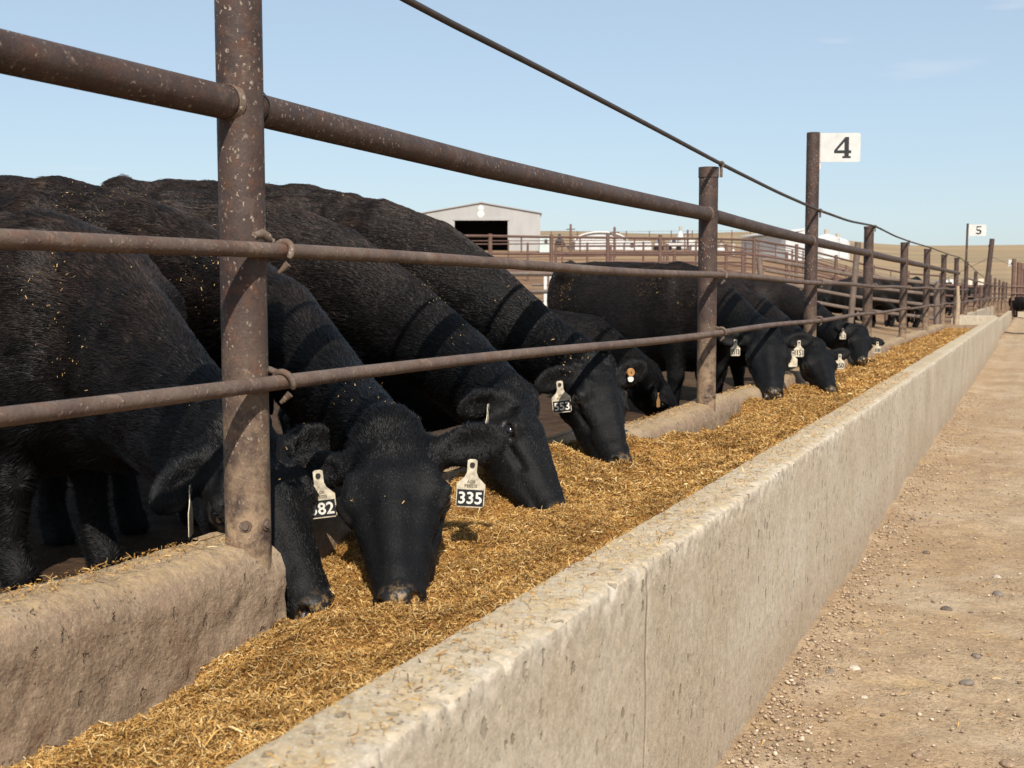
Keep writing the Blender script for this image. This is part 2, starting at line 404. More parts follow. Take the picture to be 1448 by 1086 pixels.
def build_road():
    t = NT('dirt_lane'); P = t.pos()
    big = t.noise(.9, 5, .6, P); mid = t.noise(7, 6, .68, P); fine = t.noise(60, 5, .75, P)
    col = t.mix(t.ramp(big, [(.35, 0), (.66, 1)]), (.395, .268, .156), (.475, .350, .222))
    col = t.mix(t.math('MULTIPLY', t.ramp(mid, [(.45, 0), (.68, 1)]), .55), col, (.27, .178, .105))
    col = t.mix(t.math('MULTIPLY', t.ramp(t.noise(3.3, 5, .65, P), [(.58, 0), (.70, 1)]), .5), col, (.46, .31, .13))
    col = t.mix(1.0, col, t.ramp(fine, [(.28, .55), (.72, 1.28)]), 'MULTIPLY')
    trk = t.noise(2.6, 4, .55, t.mapping(P, (1.6, .10, 1)))
    col = t.mix(t.math('MULTIPLY', t.ramp(trk, [(.46, 0), (.60, 1)]), .38), col, (.30, .205, .125))
    col = t.mix(t.math('MULTIPLY', t.ramp(t.noise(1.3, 6, .7, P), [(.52, 0), (.62, 1)]), .45), col, (.50, .395, .275))
    vg = t.voro(70, P); vcol = t.voro(70, P, out='Color')
    gm = t.math('MULTIPLY', t.ramp(vg, [(.22, 1), (.34, 0)]), t.ramp(t.noise(5, 4, .6, P), [(.44, 0), (.6, 1)]))
    col = t.mix(t.math('MULTIPLY', gm, .7), col, t.mix(t.sep(vcol)[0], (.24, .17, .12), (.60, .49, .37)))
    h = t.math('ADD', t.math('ADD', t.math('MULTIPLY', mid, 1.0), t.math('MULTIPLY', fine, .45)), t.math('MULTIPLY', gm, .3))
    mat = t.fin(col, .95, t.bump(h, 1.0, .016), .12)
    ys = np.concatenate([np.linspace(-4, 2, 20)[:-1], np.linspace(2, 12, 420)[:-1], np.geomspace(12, 160, 240)])
    xs = np.concatenate([np.linspace(-.80, 2.2, 130), np.geomspace(2.3, 60, 40)])
    Y, X = np.meshgrid(ys, xs, indexing='ij')
    v = np.stack([X.ravel(), Y.ravel(), np.zeros(X.size)], -1)
    bank = .05 * np.exp(-((v[:, 0] + .72) / .13) ** 2) * (.55 + .6 * vnoise(v, 2.2, 11))
    v[:, 2] = ROADZ + .018 * fbm(v, 1.1, 3, 1) + .006 * fbm(v, 9, 3, 4) + .0035 * fbm(v, 34, 2, 6) + np.maximum(bank, 0) - .006
    v[:, 2] += -.02 * np.exp(-((v[:, 0] - .25 - .1 * vnoise(v, .4, 3)) / .2) ** 2)
    nx = len(xs); i = np.arange(len(ys) - 1)[:, None] * nx; j = np.arange(nx - 1)[None]
    F = np.stack([i + j, i + j + 1, i + nx + j + 1, i + nx + j], -1).reshape(-1, 4)
    tag(mesh_obj('dirt_road', v, F, mat), kind='structure', label='tan dirt lane beside the concrete wall', cat='road')
build_road()
def road_z(x, y):
    p = np.array([[x, y, 0.]]); return float(ROADZ + .018 * fbm(p, 1.1, 3, 1)[0] + .006 * fbm(p, 9, 3, 4)[0] - .006)

# ------------------------------------------------------------------ the concrete bunk
bunk = empty('feed_bunk', (-1.3, 2.5, 0), 'long pale concrete feed bunk full of chopped hay beside the dirt lane', 'feed bunk')
bunk['kind'] = 'thing'
def stations(a, b, fine_to=9.0, s=.016):
    if a >= fine_to: return np.geomspace(a, b, 60)
    n = int((min(b, fine_to) - a) / s)
    y = np.linspace(a, min(b, fine_to), n)
    if b > fine_to: y = np.concatenate([y[:-1], np.geomspace(fine_to, b, 220)])
    return y
def loft(ys, prof, closed_ends=True):
    """prof: (k,2) x/z outline; returns v, faces with end caps"""
    k = len(prof); n = len(ys)
    v = np.zeros((n, k, 3)); v[:, :, 0] = prof[None, :, 0]; v[:, :, 2] = prof[None, :, 1]; v[:, :, 1] = ys[:, None]
    i = np.arange(n - 1)[:, None] * k; j = np.arange(k)[None]; j2 = (j + 1) % k
    F = np.stack([i + j, i + j2, i + k + j2, i + k + j], -1).reshape(-1, 4).tolist()
    F = [tuple(q) for q in F]
    F.append(tuple(range(k - 1, -1, -1))); F.append(tuple((n - 1) * k + q for q in range(k)))
    return v.reshape(-1, 3), F
def dense(poly, step):
    out = []
    for a, b in zip(poly, poly[1:] + poly[:1]):
        a = np.array(a); b = np.array(b); n = max(1, int(np.linalg.norm(b - a) / step))
        for q in range(n): out.append(a + (b - a) * q / n)
    return np.array(out)

WALL_END = 31.0
ZT = .643
def wall_prof():
    o = []
    for pl, st in (([(-.722, -.12), (-.717, .54)], .05), ([(-.717, .54), (-.716, .631), (-.718, .638), (-.724, .6422), (-.738, ZT), (-.79, ZT)], .009), ([(-.79, ZT), (-.845, ZT), (-.860, .640), (-.866, .628), (-.874, .15), (-.874, -.12)], .03)):
        for a, b in zip(pl, pl[1:]):
            a = np.array(a); b = np.array(b); n = max(1, int(np.linalg.norm(b - a) / st)); o += [a + (b - a) * q / n for q in range(n)]
    return np.array(o + [np.array((-.874, -.12))])
ys = stations(-.6, WALL_END, 8.0, .009)
v, F = loft(ys, wall_prof())
edge = np.exp(-(((v[:, 0] + .722) / .03) ** 2 + ((v[:, 2] - .635) / .035) ** 2))
chip = (np.maximum(0, fbm(v, 30, 3, 21) - .12) * .011 + np.maximum(0, fbm(v, 60, 2, 23)) * .007) * edge
dirc = np.stack([-.7 * np.ones(len(v)), np.zeros(len(v)), -.7 * np.ones(len(v))], -1)
v = v + dirc * chip[:, None]
v[:, 0] += .0025 * fbm(v, 1.5, 2, 8) + .0012 * fbm(v, 26, 2, 9)
v[:, 2] += np.where(v[:, 2] > .5, .002 * fbm(v, 1.6, 2, 12) + .0016 * fbm(v, 30, 2, 13), 0)
jy = np.abs(((v[:, 1] + 1.24) % 2.42) - 1.21)
v[:, 2] -= np.where(v[:, 2] > .55, .006 * np.exp(-(jy / .012) ** 2), 0)
outer_wall = mesh_obj('outer_wall', v, F, M['wall'], bunk, attrs={'chip': np.clip(edge * (.35 + 60 * chip) * (vnoise(v, 30, 77) > -.5), 0, 1)}); auto_smooth(outer_wall, 32)

def curb(a, b, x0, x1, top, name='inner_curb', bow=0.0):
    prof = dense([(x1 + .015, -.05), (x1 + .01, top - .075), (x1 - .006, top - .035), (x1 - .035, top - .008), (x1 - .075, top), (x0 + .06, top - .002), (x0 + .02, top - .02), (x0, top - .06), (x0 - .005, -.05)], .022)
    y = stations(a, b); v, F = loft(y, prof)
    tz = sstep(.0, top, v[:, 2])
    v[:, 2] += tz * (.016 * fbm(v, 1.7, 3, 31) + .004 * fbm(v, 18, 2, 33))
    v[:, 0] += .005 * fbm(v, 2.6, 3, 35) + .0055 * fbm(v, 30, 3, 36)
    if bow: v[:, 2] += tz * bow * sstep(a, b, v[:, 1])
    o = mesh_obj(name, v, F, M['curb'], bunk); auto_smooth(o, 60); return o
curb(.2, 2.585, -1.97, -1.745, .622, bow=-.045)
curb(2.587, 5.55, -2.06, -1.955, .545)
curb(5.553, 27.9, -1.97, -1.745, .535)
# cross walls closing the bunk, and the next bunk behind
b = MB(); b.box((-1.31, 27.98, .235), (.885, .15, .58)); auto_smooth(b.build('end_wall', M['curb'], bunk))
floor = MB(); floor.box((-1.35, 14.0, .06), (.98, 27.8, .1)); floor.build('bunk_floor', M['curb'], bunk)

# ------------------------------------------------------------------ feed
def feed_z(x, y):
    x = np.asarray(x, float); y = np.asarray(y, float)
    c = np.interp(y, [0, 2.3, 2.56, 2.75, 3.3, 4.4, 5.2, 6.2, 7.1, 7.9, 9, 14, 26, 27.9], [.25, .255, .28, .37, .48, .545, .50, .40, .345, .43, .44, .43, .42, .40])
    m = np.interp(y, [0, 1.5, 2.2, 3.0, 4.2, 6, 9, 20, 27.9], [.36, .37, .405, .435, .475, .455, .45, .45, .42])
    o = np.interp(y, [0, 1.5, 3, 6, 10, 20, 27.9], [.47, .49, .51, .50, .50, .49, .42])
    u = np.clip((x + 1.95) / 1.08, 0, 1)
    z = np.where(u < .5, c + (m - c) * sstep(0, .5, u), m + (o - m) * sstep(.5, 1, u))
    p = np.stack([x, y, 0 * x], -1)
    return z + .040 * fbm(p, 3.0, 3, 41) + .020 * fbm(p, 11, 3, 44)
def build_feed():
    ys = np.concatenate([np.linspace(.3, 7, 480)[:-1], np.geomspace(7, 27.9, 260)]); xs = np.linspace(-1.955, -.868, 90)
    Y, X = np.meshgrid(ys, xs, indexing='ij'); x = X.ravel(); y = Y.ravel()
    x = np.where((y < 2.59) | (y > 5.55), np.maximum(x, -1.752), x)
    z = feed_z(x, y); p = np.stack([x, y, z], -1); z = z - .005 + .006 * fbm(p, 55, 2, 46)
    v = np.stack([x, y, z], -1); nx = len(xs)
    i = np.arange(len(ys) - 1)[:, None] * nx; j = np.arange(nx - 1)[None]
    F = np.stack([i + j, i + j + 1, i + nx + j + 1, i + nx + j], -1).reshape(-1, 4)
    tone = np.full(len(v), .22)
    # chopped stalks: bent ribbons strewn over the heap
    def stalks(n, y0, y1, lmin, lmax, wmin, wmax, xlo=-1.94, xhi=-.872, zf=feed_z, lift=.012, power=1.0, tones=None):
        yy = y0 + (y1 - y0) * rng.random(n) ** power; xx = xlo + (xhi - xlo) * rng.random(n)
        xx = np.where(((yy < 2.6) | (yy > 5.55)) & (xx < -1.745), xlo + (xhi - xlo) * .2 + (xhi - xlo) * .78 * rng.random(n), xx)
        zz = zf(xx, yy) + lift * (rng.random(n) - .15)
        c = np.stack([xx, yy, zz], -1)
        az = rng.random(n) * 2 * np.pi; el = rng.normal(0, .48, n)
        d = np.stack([np.cos(az) * np.cos(el), np.sin(az) * np.cos(el), np.sin(el)], -1)
        L = lmin + (lmax - lmin) * rng.random(n) ** 2.2; W = wmin + (wmax - wmin) * rng.random(n) ** 2
        up = rng.normal(0, .6, (n, 3)); up[:, 2] += 1; s = np.cross(d, up); s /= np.linalg.norm(s, axis=1)[:, None]
        nn = np.cross(s, d); bend = (rng.random(n) - .3) * .95
        pts = []
        for q, tq in enumerate((-.5, 0.0, .5)):
            cc = c + d * (L * tq)[:, None] + nn * (L * bend * (.25 - tq * tq) * 2)[:, None]
            w = W * (.5 if q == 1 else .36)
            pts += [cc - s * w[:, None], cc + s * w[:, None]]
        vv = np.stack(pts, 1).reshape(-1, 3); b = np.arange(n)[:, None] * 6
        ff = np.concatenate([b + np.array([0, 1, 3, 2]), b + np.array([2, 3, 5, 4])], 0)
        tn = np.clip(rng.normal(.5, .27, n), 0, 1) if tones is None else tones(n)
        return vv, ff, np.repeat(tn, 6)
    parts = [(v, F, tone)]
    for a in ((240000, 1.0, 4.6, .004, .024, .0012, .0036), (160000, 4.0, 9.0, .006, .032, .002, .0055), (50000, 8.5, 27.6, .012, .06, .004, .010)):
        parts.append(stalks(*a, power=1.15))
    parts.append(stalks(2600, 1.0, 7.0, .018, .06, .0014, .0036, lift=.02, tones=lambda n: np.clip(rng.normal(.8, .2, n), 0, 1)))
    vs = []; fs = []; ts = []; o = 0
    for vv, ff, tt in parts:
        vs.append(vv); fs.append(ff + o); ts.append(tt); o += len(vv)
    t = NT('chopped_hay'); tone_n = t.attr('tone'); P = t.pos()
    col = t.ramp(tone_n, [(.0, (.12, .054, .015)), (.3, (.37, .193, .054)), (.55, (.54, .312, .096)), (.8, (.66, .43, .165)), (1.0, (.80, .63, .34))])
    big = t.noise(5, 5, .6, P)
    col = t.mix(1.0, col, t.ramp(big, [(.34, (.64, .58, .50)), (.62, (1.12, 1.09, 1.02))]), 'MULTIPLY')
    mat = t.fin(col, .75, t.bump(t.noise(160, 4, .7, P), .8, .006), .2)
    o = mesh_obj('feed', np.concatenate(vs), np.concatenate(fs), mat, smooth=False, attrs={'tone': np.concatenate(ts)})
    tag(o, 'golden chopped hay feed heaped along the bunk', 'feed', kind='stuff')
    # litter lying on the walls and the lane
    def wz(x, y): return np.full(len(x), ZT + .0035)
    def cz(x, y): return np.interp(y, [0, 1.4, 2.58], [.626, .605, .580]) + .004
    def rz(x, y):
        p = np.stack([x, y, 0 * x], -1); return ROADZ + .018 * fbm(p, 1.1, 3, 1) + .006 * fbm(p, 9, 3, 4) + np.maximum(.05 * np.exp(-((x + .72) / .13) ** 2) * (.55 + .6 * vnoise(p, 2.2, 11)), 0) + .002
    Ls = [stalks(4200, .8, 9, .004, .022, .001, .003, -.862, -.742, wz, .003), stalks(1500, .8, 2.5, .005, .03, .001, .003, -1.91, -1.80, cz, .006),
          stalks(700, 5.6, 9, .006, .03, .002, .004, -1.91, -1.80, lambda x, y: np.full(len(x), .538), .006),
          stalks(5000, 2.4, 14, .004, .030, .001, .0034, -.70, .9, rz, .004)]
    # stalks() pulls x off the curb for y<2.6; put the curb litter back on the curb
    a = Ls[1][0].reshape(-1, 6, 3); cx = a[:, :, 0].mean(1); a[:, :, 0] += (-1.905 + .10 * rng.random(len(a)) - cx)[:, None]
    a = Ls[2][0].reshape(-1, 6, 3); cx = a[:, :, 0].mean(1); a[:, :, 0] += (-1.905 + .10 * rng.random(len(a)) - cx)[:, None]
    vs = []; fs = []; ts = []; o = 0
    for vv, ff, tt in Ls:
        vs.append(vv); fs.append(ff + o); ts.append(tt); o += len(vv)
    o = mesh_obj('straw_litter', np.concatenate(vs), np.concatenate(fs), mat, smooth=False, attrs={'tone': np.concatenate(ts)})
    tag(o, 'loose bits of straw scattered over the concrete and the lane', 'straw', kind='stuff')
build_feed()

# ------------------------------------------------------------------ stones and gravel on the lane
def ico():
    t = (1 + 5 ** .5) / 2
    v = np.array([(-1, t, 0), (1, t, 0), (-1, -t, 0), (1, -t, 0), (0, -1, t), (0, 1, t), (0, -1, -t), (0, 1, -t), (t, 0, -1), (t, 0, 1), (-t, 0, -1), (-t, 0, 1)], float)
    f = np.array([(0, 11, 5), (0, 5, 1), (0, 1, 7), (0, 7, 10), (0, 10, 11), (1, 5, 9), (5, 11, 4), (11, 10, 2), (10, 7, 6), (7, 1, 8), (3, 9, 4), (3, 4, 2), (3, 2, 6), (3, 6, 8), (3, 8, 9), (4, 9, 5), (2, 4, 11), (6, 2, 10), (8, 6, 7), (9, 8, 1)])
    return v / np.linalg.norm(v[0]), f
IV, IF = ico()
def subdiv(v, f):
    v = list(map(np.array, v)); mid = {}; nf = []
    def m(a, b):
        k = (min(a, b), max(a, b))
        if k not in mid: p = v[a] + v[b]; v.append(p / np.linalg.norm(p)); mid[k] = len(v) - 1
        return mid[k]
    for a, b, c in f:
        x, y, z = m(a, b), m(b, c), m(c, a); nf += [(a, x, z), (b, y, x), (c, z, y), (x, y, z)]
    return np.array(v), np.array(nf)
SV, SF = subdiv(*subdiv(IV, IF))
def build_gravel():
    n = 24000
    y = 2.3 + 14 * rng.random(n) ** 1.6; x = -.70 + 2.6 * rng.random(n) ** 1.5
    nearw = rng.random(n) < .35; x = np.where(nearw, -.70 + np.abs(rng.normal(0, .10, n)), x)
    p = np.stack([x, y, 0 * x], -1)
    z = ROADZ + .018 * fbm(p, 1.1, 3, 1) + .006 * fbm(p, 9, 3, 4) + np.maximum(.05 * np.exp(-((x + .72) / .13) ** 2) * (.55 + .6 * vnoise(p, 2.2, 11)), 0)
    r = .0012 + .0060 * rng.random(n) ** 5
    sc = np.stack([r * (1 + .6 * rng.random(n)), r * (.7 + .5 * rng.random(n)), r * (.5 + .4 * rng.random(n))], -1)
    an = rng.random(n) * 6.28; c, s = np.cos(an), np.sin(an)
    V = IV[None] * sc[:, None] * (1 + .6 * (rng.random((n, 12, 1)) - .5))
    X = V[..., 0] * c[:, None] - V[..., 1] * s[:, None]; Y = V[..., 0] * s[:, None] + V[..., 1] * c[:, None]
    V = np.stack([X + x[:, None], Y + y[:, None], V[..., 2] + z[:, None]], -1).reshape(-1, 3)
    F = (IF[None] + (np.arange(n) * 12)[:, None, None]).reshape(-1, 3)
    t = NT('gravel_bits'); tn = t.attr('tone')
    mat = t.fin(t.ramp(tn, [(0, (.16, .11, .075)), (.4, (.36, .25, .16)), (.85, (.46, .34, .23)), (1, (.60, .50, .38))]), .9, None, .15)
    o = mesh_obj('gravel', V, F, mat, smooth=False, attrs={'tone': np.repeat(rng.random(n), 12)})
    tag(o, 'fine loose gravel on the dirt lane', 'gravel', kind='stuff')
build_gravel()
stone_mats = [m_plain('stone_%s' % n, c, .85, .35, 60, .2, .5) for n, c in (('grey', (.20, .165, .135)), ('brown', (.29, .205, .14)), ('pale', (.50, .42, .33)), ('dark', (.13, .10, .08)))]
def stone(u, v, size, mat, label, squash=.6):
    d = ray(u, v); s = (ROADZ - CAM[2]) / d[2]; p = CAM + d * s
    r = size * s / FPX / 2
    z = road_z(p[0], p[1])
    V = SV * (1 + .16 * fbm(SV + random.random() * 50, 1.3, 3, int(u))[:, None]) * V3(r * 1.15, r * .95, r * squash * 1.1)
    a = random.random() * 6; V = np.stack([V[:, 0] * math.cos(a) - V[:, 1] * math.sin(a), V[:, 0] * math.sin(a) + V[:, 1] * math.cos(a), V[:, 2]], -1)
    o = mesh_obj('stone', V + V3(p[0], p[1], z + r * .12), SF, stone_mats[mat], loc=(p[0], p[1], z))
    tag(o, label, 'stone', 'stones lying on the dirt lane')
for a in ((1075, 1054, 26, 2, 'largest pale rounded stone at the foot of the wall near the corner'),
          (1367, 967, 17, 0, 'grey double stone out on the lane, nearer of the two grey ones there'),
          (1380, 930, 13, 0, 'grey pebble lying just beyond the double stone'),
          (1338, 865, 14, 3, 'dark stone beside a patch of straw in mid lane'),
          (1411, 842, 14, 0, 'grey brown stone near the edge of the lane'),
          (1310, 781, 9, 3, 'small dark stone standing farthest out along the lane'),
          (1290, 735, 11, 3, 'dark stone lying close to the foot of the wall'),
          (1298, 1064, 16, 1, 'warm brown pebble lowest on the open lane'),
          (1311, 934, 11, 1, 'small brown pebble left of the grey pebble'),
          (1124, 997, 15, 0, 'grey stone near the wall above the largest pale stone'),
          (1127, 1022, 12, 0, 'smaller grey stone just above the largest pale stone'),
          (1208, 836, 15, 2, 'pale chalky stone on the gravel strip by the wall'),
          (1208, 950, 16, 2, 'pale flat stone among gravel in front of the wall'),
          (1174, 951, 15, 0, 'grey flat stone among gravel next to the pale flat one'),
          (1222, 985, 9, 2, 'small cream pebble below the pale flat stone'),
          (1410, 815, 12, 2, 'small pale triangular stone near the lane edge'),
          (1182, 850, 11, 2, 'cream stone half sunk at the wall foot'),
          (1197, 873, 12, 2, 'pale splinter of stone beside the wall foot'),
          (1424, 1078, 18, 1, 'sandy coloured block of stone at the very bottom edge'),
          (1373, 870, 7, 3, 'tiny dark pebble right of the dark mid lane stone'),
          (1328, 741, 8, 1, 'little brown stone far out on the lane'),
          (1136, 960, 9, 2, 'white chip lying against the gravel by the wall')):
    stone(*a)

# ------------------------------------------------------------------ the pipe fence over the bunk
FX = -1.8
POSTS = [(2.52, 2.16), (7.2, 1.945), (10.9, 2.60), (14.95, 1.985), (19.3, 1.965), (23.6, 2.01), (28.2, 2.04), (33.0, 2.10), (38.0, 2.12)]
fence = empty('pipe_fence', (FX, 2.52, 0), 'rusty pipe fence with round posts and rails standing on the feed bunk curb', 'fence')
RODX = -1.724
def c_ring(mb, c, r=.028, tr=.0085, a0=-30, a1=215, tilt=0.0):
    pts = [V3(c[0] + r * math.cos(math.radians(a)), c[1] + tilt * math.sin(math.radians(a)), c[2] + r * math.sin(math.radians(a))) for a in np.linspace(a0, a1, 16)]
    mb.tube(pts, [tr * (.75 if i in (0, 15) else 1) for i in range(16)], 9)
for i, (y, zt) in enumerate(POSTS):
    r = .057
    lean = -.009 if i == 0 else random.uniform(-.006, .006)
    p0 = V3(FX, y, .12); p1 = V3(FX, y + lean, zt)
    mb = MB(); mb.tube([p0 + (p1 - p0) * q for q in np.linspace(0, 1, 9)], r, 28 if i < 3 else 16)
    post = auto_smooth(mb.build('post', M['post'], fence), 40)
    if i == 1 or i > 2:
        cb = MB(); ch = .055 if i == 1 else .02
        cb.tube([p1 - V3(0, 0, ch), p1 + V3(0, 0, .006)], r + .004, 26); cb.tube([p1 + V3(0, 0, .006), p1 + V3(0, 0, .0061)], [r + .004, r - .002], 26)
        auto_smooth(cb.build('post_cap', M['post'], post), 40)
    if i < 2:                              # welded studs at the foot
        sb = MB()
        for an in (-62, -8) if i == 0 else (-75, -20):
            dv = V3(math.cos(math.radians(an)), math.sin(math.radians(an)), 0); c = V3(FX, y, .625 if i == 0 else .585)
            sb.tube([c + dv * (r - .004), c + dv * (r + .004)], [.017, .015], 10); sb.tube([c + dv * (r + .002), c + dv * (r + .010)], [.010, .008], 8)
        auto_smooth(sb.build('stud', M['clip'], post), 40)
    for z, nm in ((np.interp(y, [0, 7, 15, 38], [1.298, 1.307, 1.284, 1.31]), 0), (np.interp(y, [0, 7, 15, 38], [.982, .965, .968, .975]), 1)):
        if i < 7:
            cbm = MB(); c_ring(cbm, V3(RODX, y + .052, z), tilt=.012 if nm == 0 else -.01)
            cbm.tube([V3(RODX - .022, y + .05, z + .026), V3(FX + .035, y + .035, z + .036)], .009, 8)
            if i == 0 and nm == 0: cbm.tube([V3(RODX - .03, y + .03, z + .035), V3(FX + .05, y - .005, z + .046), V3(FX + .052, y - .03, z + .040)], [.016, .014, .008], 9)
            if i < 3: cbm.tube([V3(RODX + .018, y + .052, z - .028), V3(RODX - .005, y + .045, z - .05)], [.010, .005], 7)
            auto_smooth(cbm.build('ring_clip', M['clip'], post), 60)
# top rail, one length between each pair of posts, saddle-welded
def zt_at(y): return np.interp(y, [0, 2.5, 4, 7.2, 11, 15, 34], [1.655, 1.66, 1.652, 1.672, 1.662, 1.675, 1.73])
knots = [.2] + [p[0] for p in POSTS[:-1]] + [34.2]
for a, b in zip(knots, knots[1:]):
    n = 14; yy = np.linspace(a, b, n)
    mb = MB(); mb.tube([V3(FX + .002 * math.sin(y * 2), y, zt_at(y) - .004 * math.sin(math.pi * (y - a) / (b - a))) for y in yy], .041, 24)
    auto_smooth(mb.build('top_rail', M['rail'], fence), 40)
    if a > 1:
        wb = MB(); wb.tube([V3(FX, a + .050, zt_at(a)), V3(FX, a + .066, zt_at(a))], [.049, .042], 22, caps=False); auto_smooth(wb.build('weld', M['clip'], fence), 60)
        wb = MB(); wb.tube([V3(FX, a - .050, zt_at(a)), V3(FX, a - .066, zt_at(a))], [.049, .042], 22, caps=False); auto_smooth(wb.build('weld', M['clip'], fence), 60)
for zs in ([1.298, 1.307, 1.284, 1.31], [.985, .965, .968, .975]):
    yy = np.concatenate([np.linspace(.2, 12, 60), np.linspace(12.5, 37.9, 60)])
    mb = MB(); mb.tube([V3(RODX + .004 * math.sin(y * 1.7 + zs[0]), y, np.interp(y, [0, 7, 15, 38], zs) + .006 * math.sin(y * 1.3 + zs[0] * 3)) for y in yy], .019, 16)
    auto_smooth(mb.build('rod', M['rod'], fence), 40)
# the cable on hooks above the posts
cab = empty('overhead_cable', (-1.735, 7.2, 1.95), 'dark thin cable strung on hooks above the rusty fence posts', 'cable')
pts = [(2.0, 2.16), (2.6, 2.10), (3.25, 2.067), (4.43, 2.046), (5.8, 2.012), (7.24, 1.972), (9, 1.938), (10.8, 1.924), (12.8, 1.934), (15.0, 1.996), (17.2, 1.975), (19.35, 1.985), (21.5, 2.01), (23.65, 2.035), (28.25, 2.06), (33.05, 2.115), (38, 2.05), (45, 1.9), (52, 1.8)]
ys = np.linspace(2.0, 52, 160); zz = np.interp(ys, *zip(*pts)); k = np.ones(3) / 3; zz[1:-1] = np.convolve(zz, k, 'valid')
mb = MB(); mb.tube([V3(-1.735, y, z) for y, z in zip(ys, zz)], .0115, 10)
auto_smooth(mb.build('cable_line', M['cable'], cab), 60)
for y, zt in POSTS[1:8]:
    z = float(np.interp(y + .04, ys, zz)); mb = MB(); zb = min(zt - .05, z - .06)
    mb.box((-1.736, y + .045, (zb + z - .012) / 2), (.014, .022, z - .012 - zb)); c_ring(mb, V3(-1.735, y + .045, z), .014, .006, 0, 350)
    mb.build('cable_hook', M['clip'], cab)

# ------------------------------------------------------------------ number boards
def glyph4():
    outer = [(.56, 0), (.98, 0), (.98, .075), (.90, .085), (.90, .24), (1.02, .24), (1.02, .35), (.90, .35), (.90, 1.0), (.70, 1.0), (.06, .36), (.06, .24), (.62, .24), (.62, .085), (.56, .075)]
    return [outer], [[(.62, .35), (.22, .35), (.62, .76)]]
def text_mesh(ch, size):
    """outline of a text as a flat mesh (built-in font), returns verts (x,y), faces"""
    cu = bpy.data.curves.new('txt', 'FONT'); cu.body = ch; cu.size = size; cu.align_x = 'CENTER'; cu.align_y = 'CENTER'; cu.resolution_u = 3
    ob = bpy.data.objects.new('txt', cu); me = ob.to_mesh()
    v = [tuple(x.co[:2]) for x in me.vertices]; f = [tuple(p.vertices) for p in me.polygons]
    ob.to_mesh_clear(); bpy.data.objects.remove(ob); bpy.data.curves.remove(cu)
    return v, f
def fat(v, amt): return v
def board(name, org, ax, w, h, digit, label, parent_pole=None, lean=0):
    """org: lower inner corner"""
    up = V3(0, 0, 1); nrm = np.cross(ax, up); org = np.array(org, float)
    root = empty(name, org + up * h / 2, label, 'sign', 'white pen number boards')
    c = .06 * w; poly = [(0, 0), (w - c, 0)] + [(w - c + c * math.sin(a), c - c * math.cos(a)) for a in np.linspace(.2, 1.57, 4)] + [(w, h - c)] + [(w - c + c * math.cos(a), h - c + c * math.sin(a)) for a in np.linspace(.2, 1.57, 4)] + [(0, h)]
    mb = MB(); mb.prism(poly, org - nrm * .002, ax, up, nrm, .004)
    mb.prism([(-.012, -h * .25), (.006, -h * .25), (.006, h), (-.012, h)], org - nrm * .006, ax, up, nrm, .003)
    mb.build('panel', M['signw'], root)
    mb = MB(); o2 = org + nrm * .0045
    gh = h * .72; gw = gh * .80
    x0 = w * .55 - gw / 2; y0 = (h - gh) / 2
    def add(poly): mb.prism([(x0 + x * gw, y0 + y * gh) for x, y in poly], o2, ax, up, nrm, .0015)
    if digit == '4':
        add([(.50, 0), (1.0, 0), (1.0, .08), (.88, .09), (.88, .235), (1.02, .235), (1.02, .36), (.88, .36), (.62, .36), (.62, .235), (.62, .09), (.50, .08)])
        add([(.0, .235), (.62, .235), (.62, .36), (.17, .36), (.0, .36)])
        add([(.0, .36), (.17, .36), (.62, .78), (.88, 1.0), (.66, 1.0)])
        add([(.62, .36), (.88, .36), (.88, 1.0), (.62, .78)])
    else:
        if digit == '5':
            add([(.16, .52), (.27, .56), (.30, .84), (.90, .86), (.92, 1.0), (.18, 1.0)])
            cx_, cy_, ro, ri, a0, a1 = .50, .30, .35, .15, 140, -140
        else:
            add([(.14, .30), (.34, .30), (.60, .92), (.52, 1.0), (.30, .80), (.18, .55)])
            cx_, cy_, ro, ri, a0, a1 = .50, .30, .36, .17, 200, -160
        an = [math.radians(a) for a in np.linspace(a0, a1, 19)]
        for a, b in zip(an, an[1:]):
            add([(cx_ + ri * 1.25 * math.cos(b), cy_ + ri * .85 * math.sin(b)), (cx_ + ro * 1.25 * math.cos(b), cy_ + ro * .9 * math.sin(b)), (cx_ + ro * 1.25 * math.cos(a), cy_ + ro * .9 * math.sin(a)), (cx_ + ri * 1.25 * math.cos(a), cy_ + ri * .85 * math.sin(a))])
        if digit == '5': add([(.06, .06), (.26, .08), (.24, .20), (.10, .20)])
    mb.build('numeral', M['signb'], root)
    return root
face = V3(.93, .36, 0); face /= np.linalg.norm(face)
board('number_board', (FX + .062, 10.9 + .01, 2.345), face, .345, .25, '4', 'white board reading 4 bolted to the tall rusty post')
pole5 = empty('sign_pole', (-1.8, 38.1, 2.1), 'thin rusty pole carrying the white board with a 5', 'pole')
mb = MB(); mb.tube([V3(-1.83, 38.1, 1.0), V3(-1.80, 38.1, 3.24)], .033, 10); auto_smooth(mb.build('pole_shaft', M['post'], pole5), 50)
board('number_board', (-1.76, 38.1, 2.88), face, .50, .33, '5', 'white board reading 5 on a thin pole farther along the fence')
p = onx(1437, 376, -1.0); 
board('number_board', (p[0] - .45, p[1], p[2]), V3(1, .05, 0), .42, .40, '6', 'white number board farthest off at the end of the fence line')

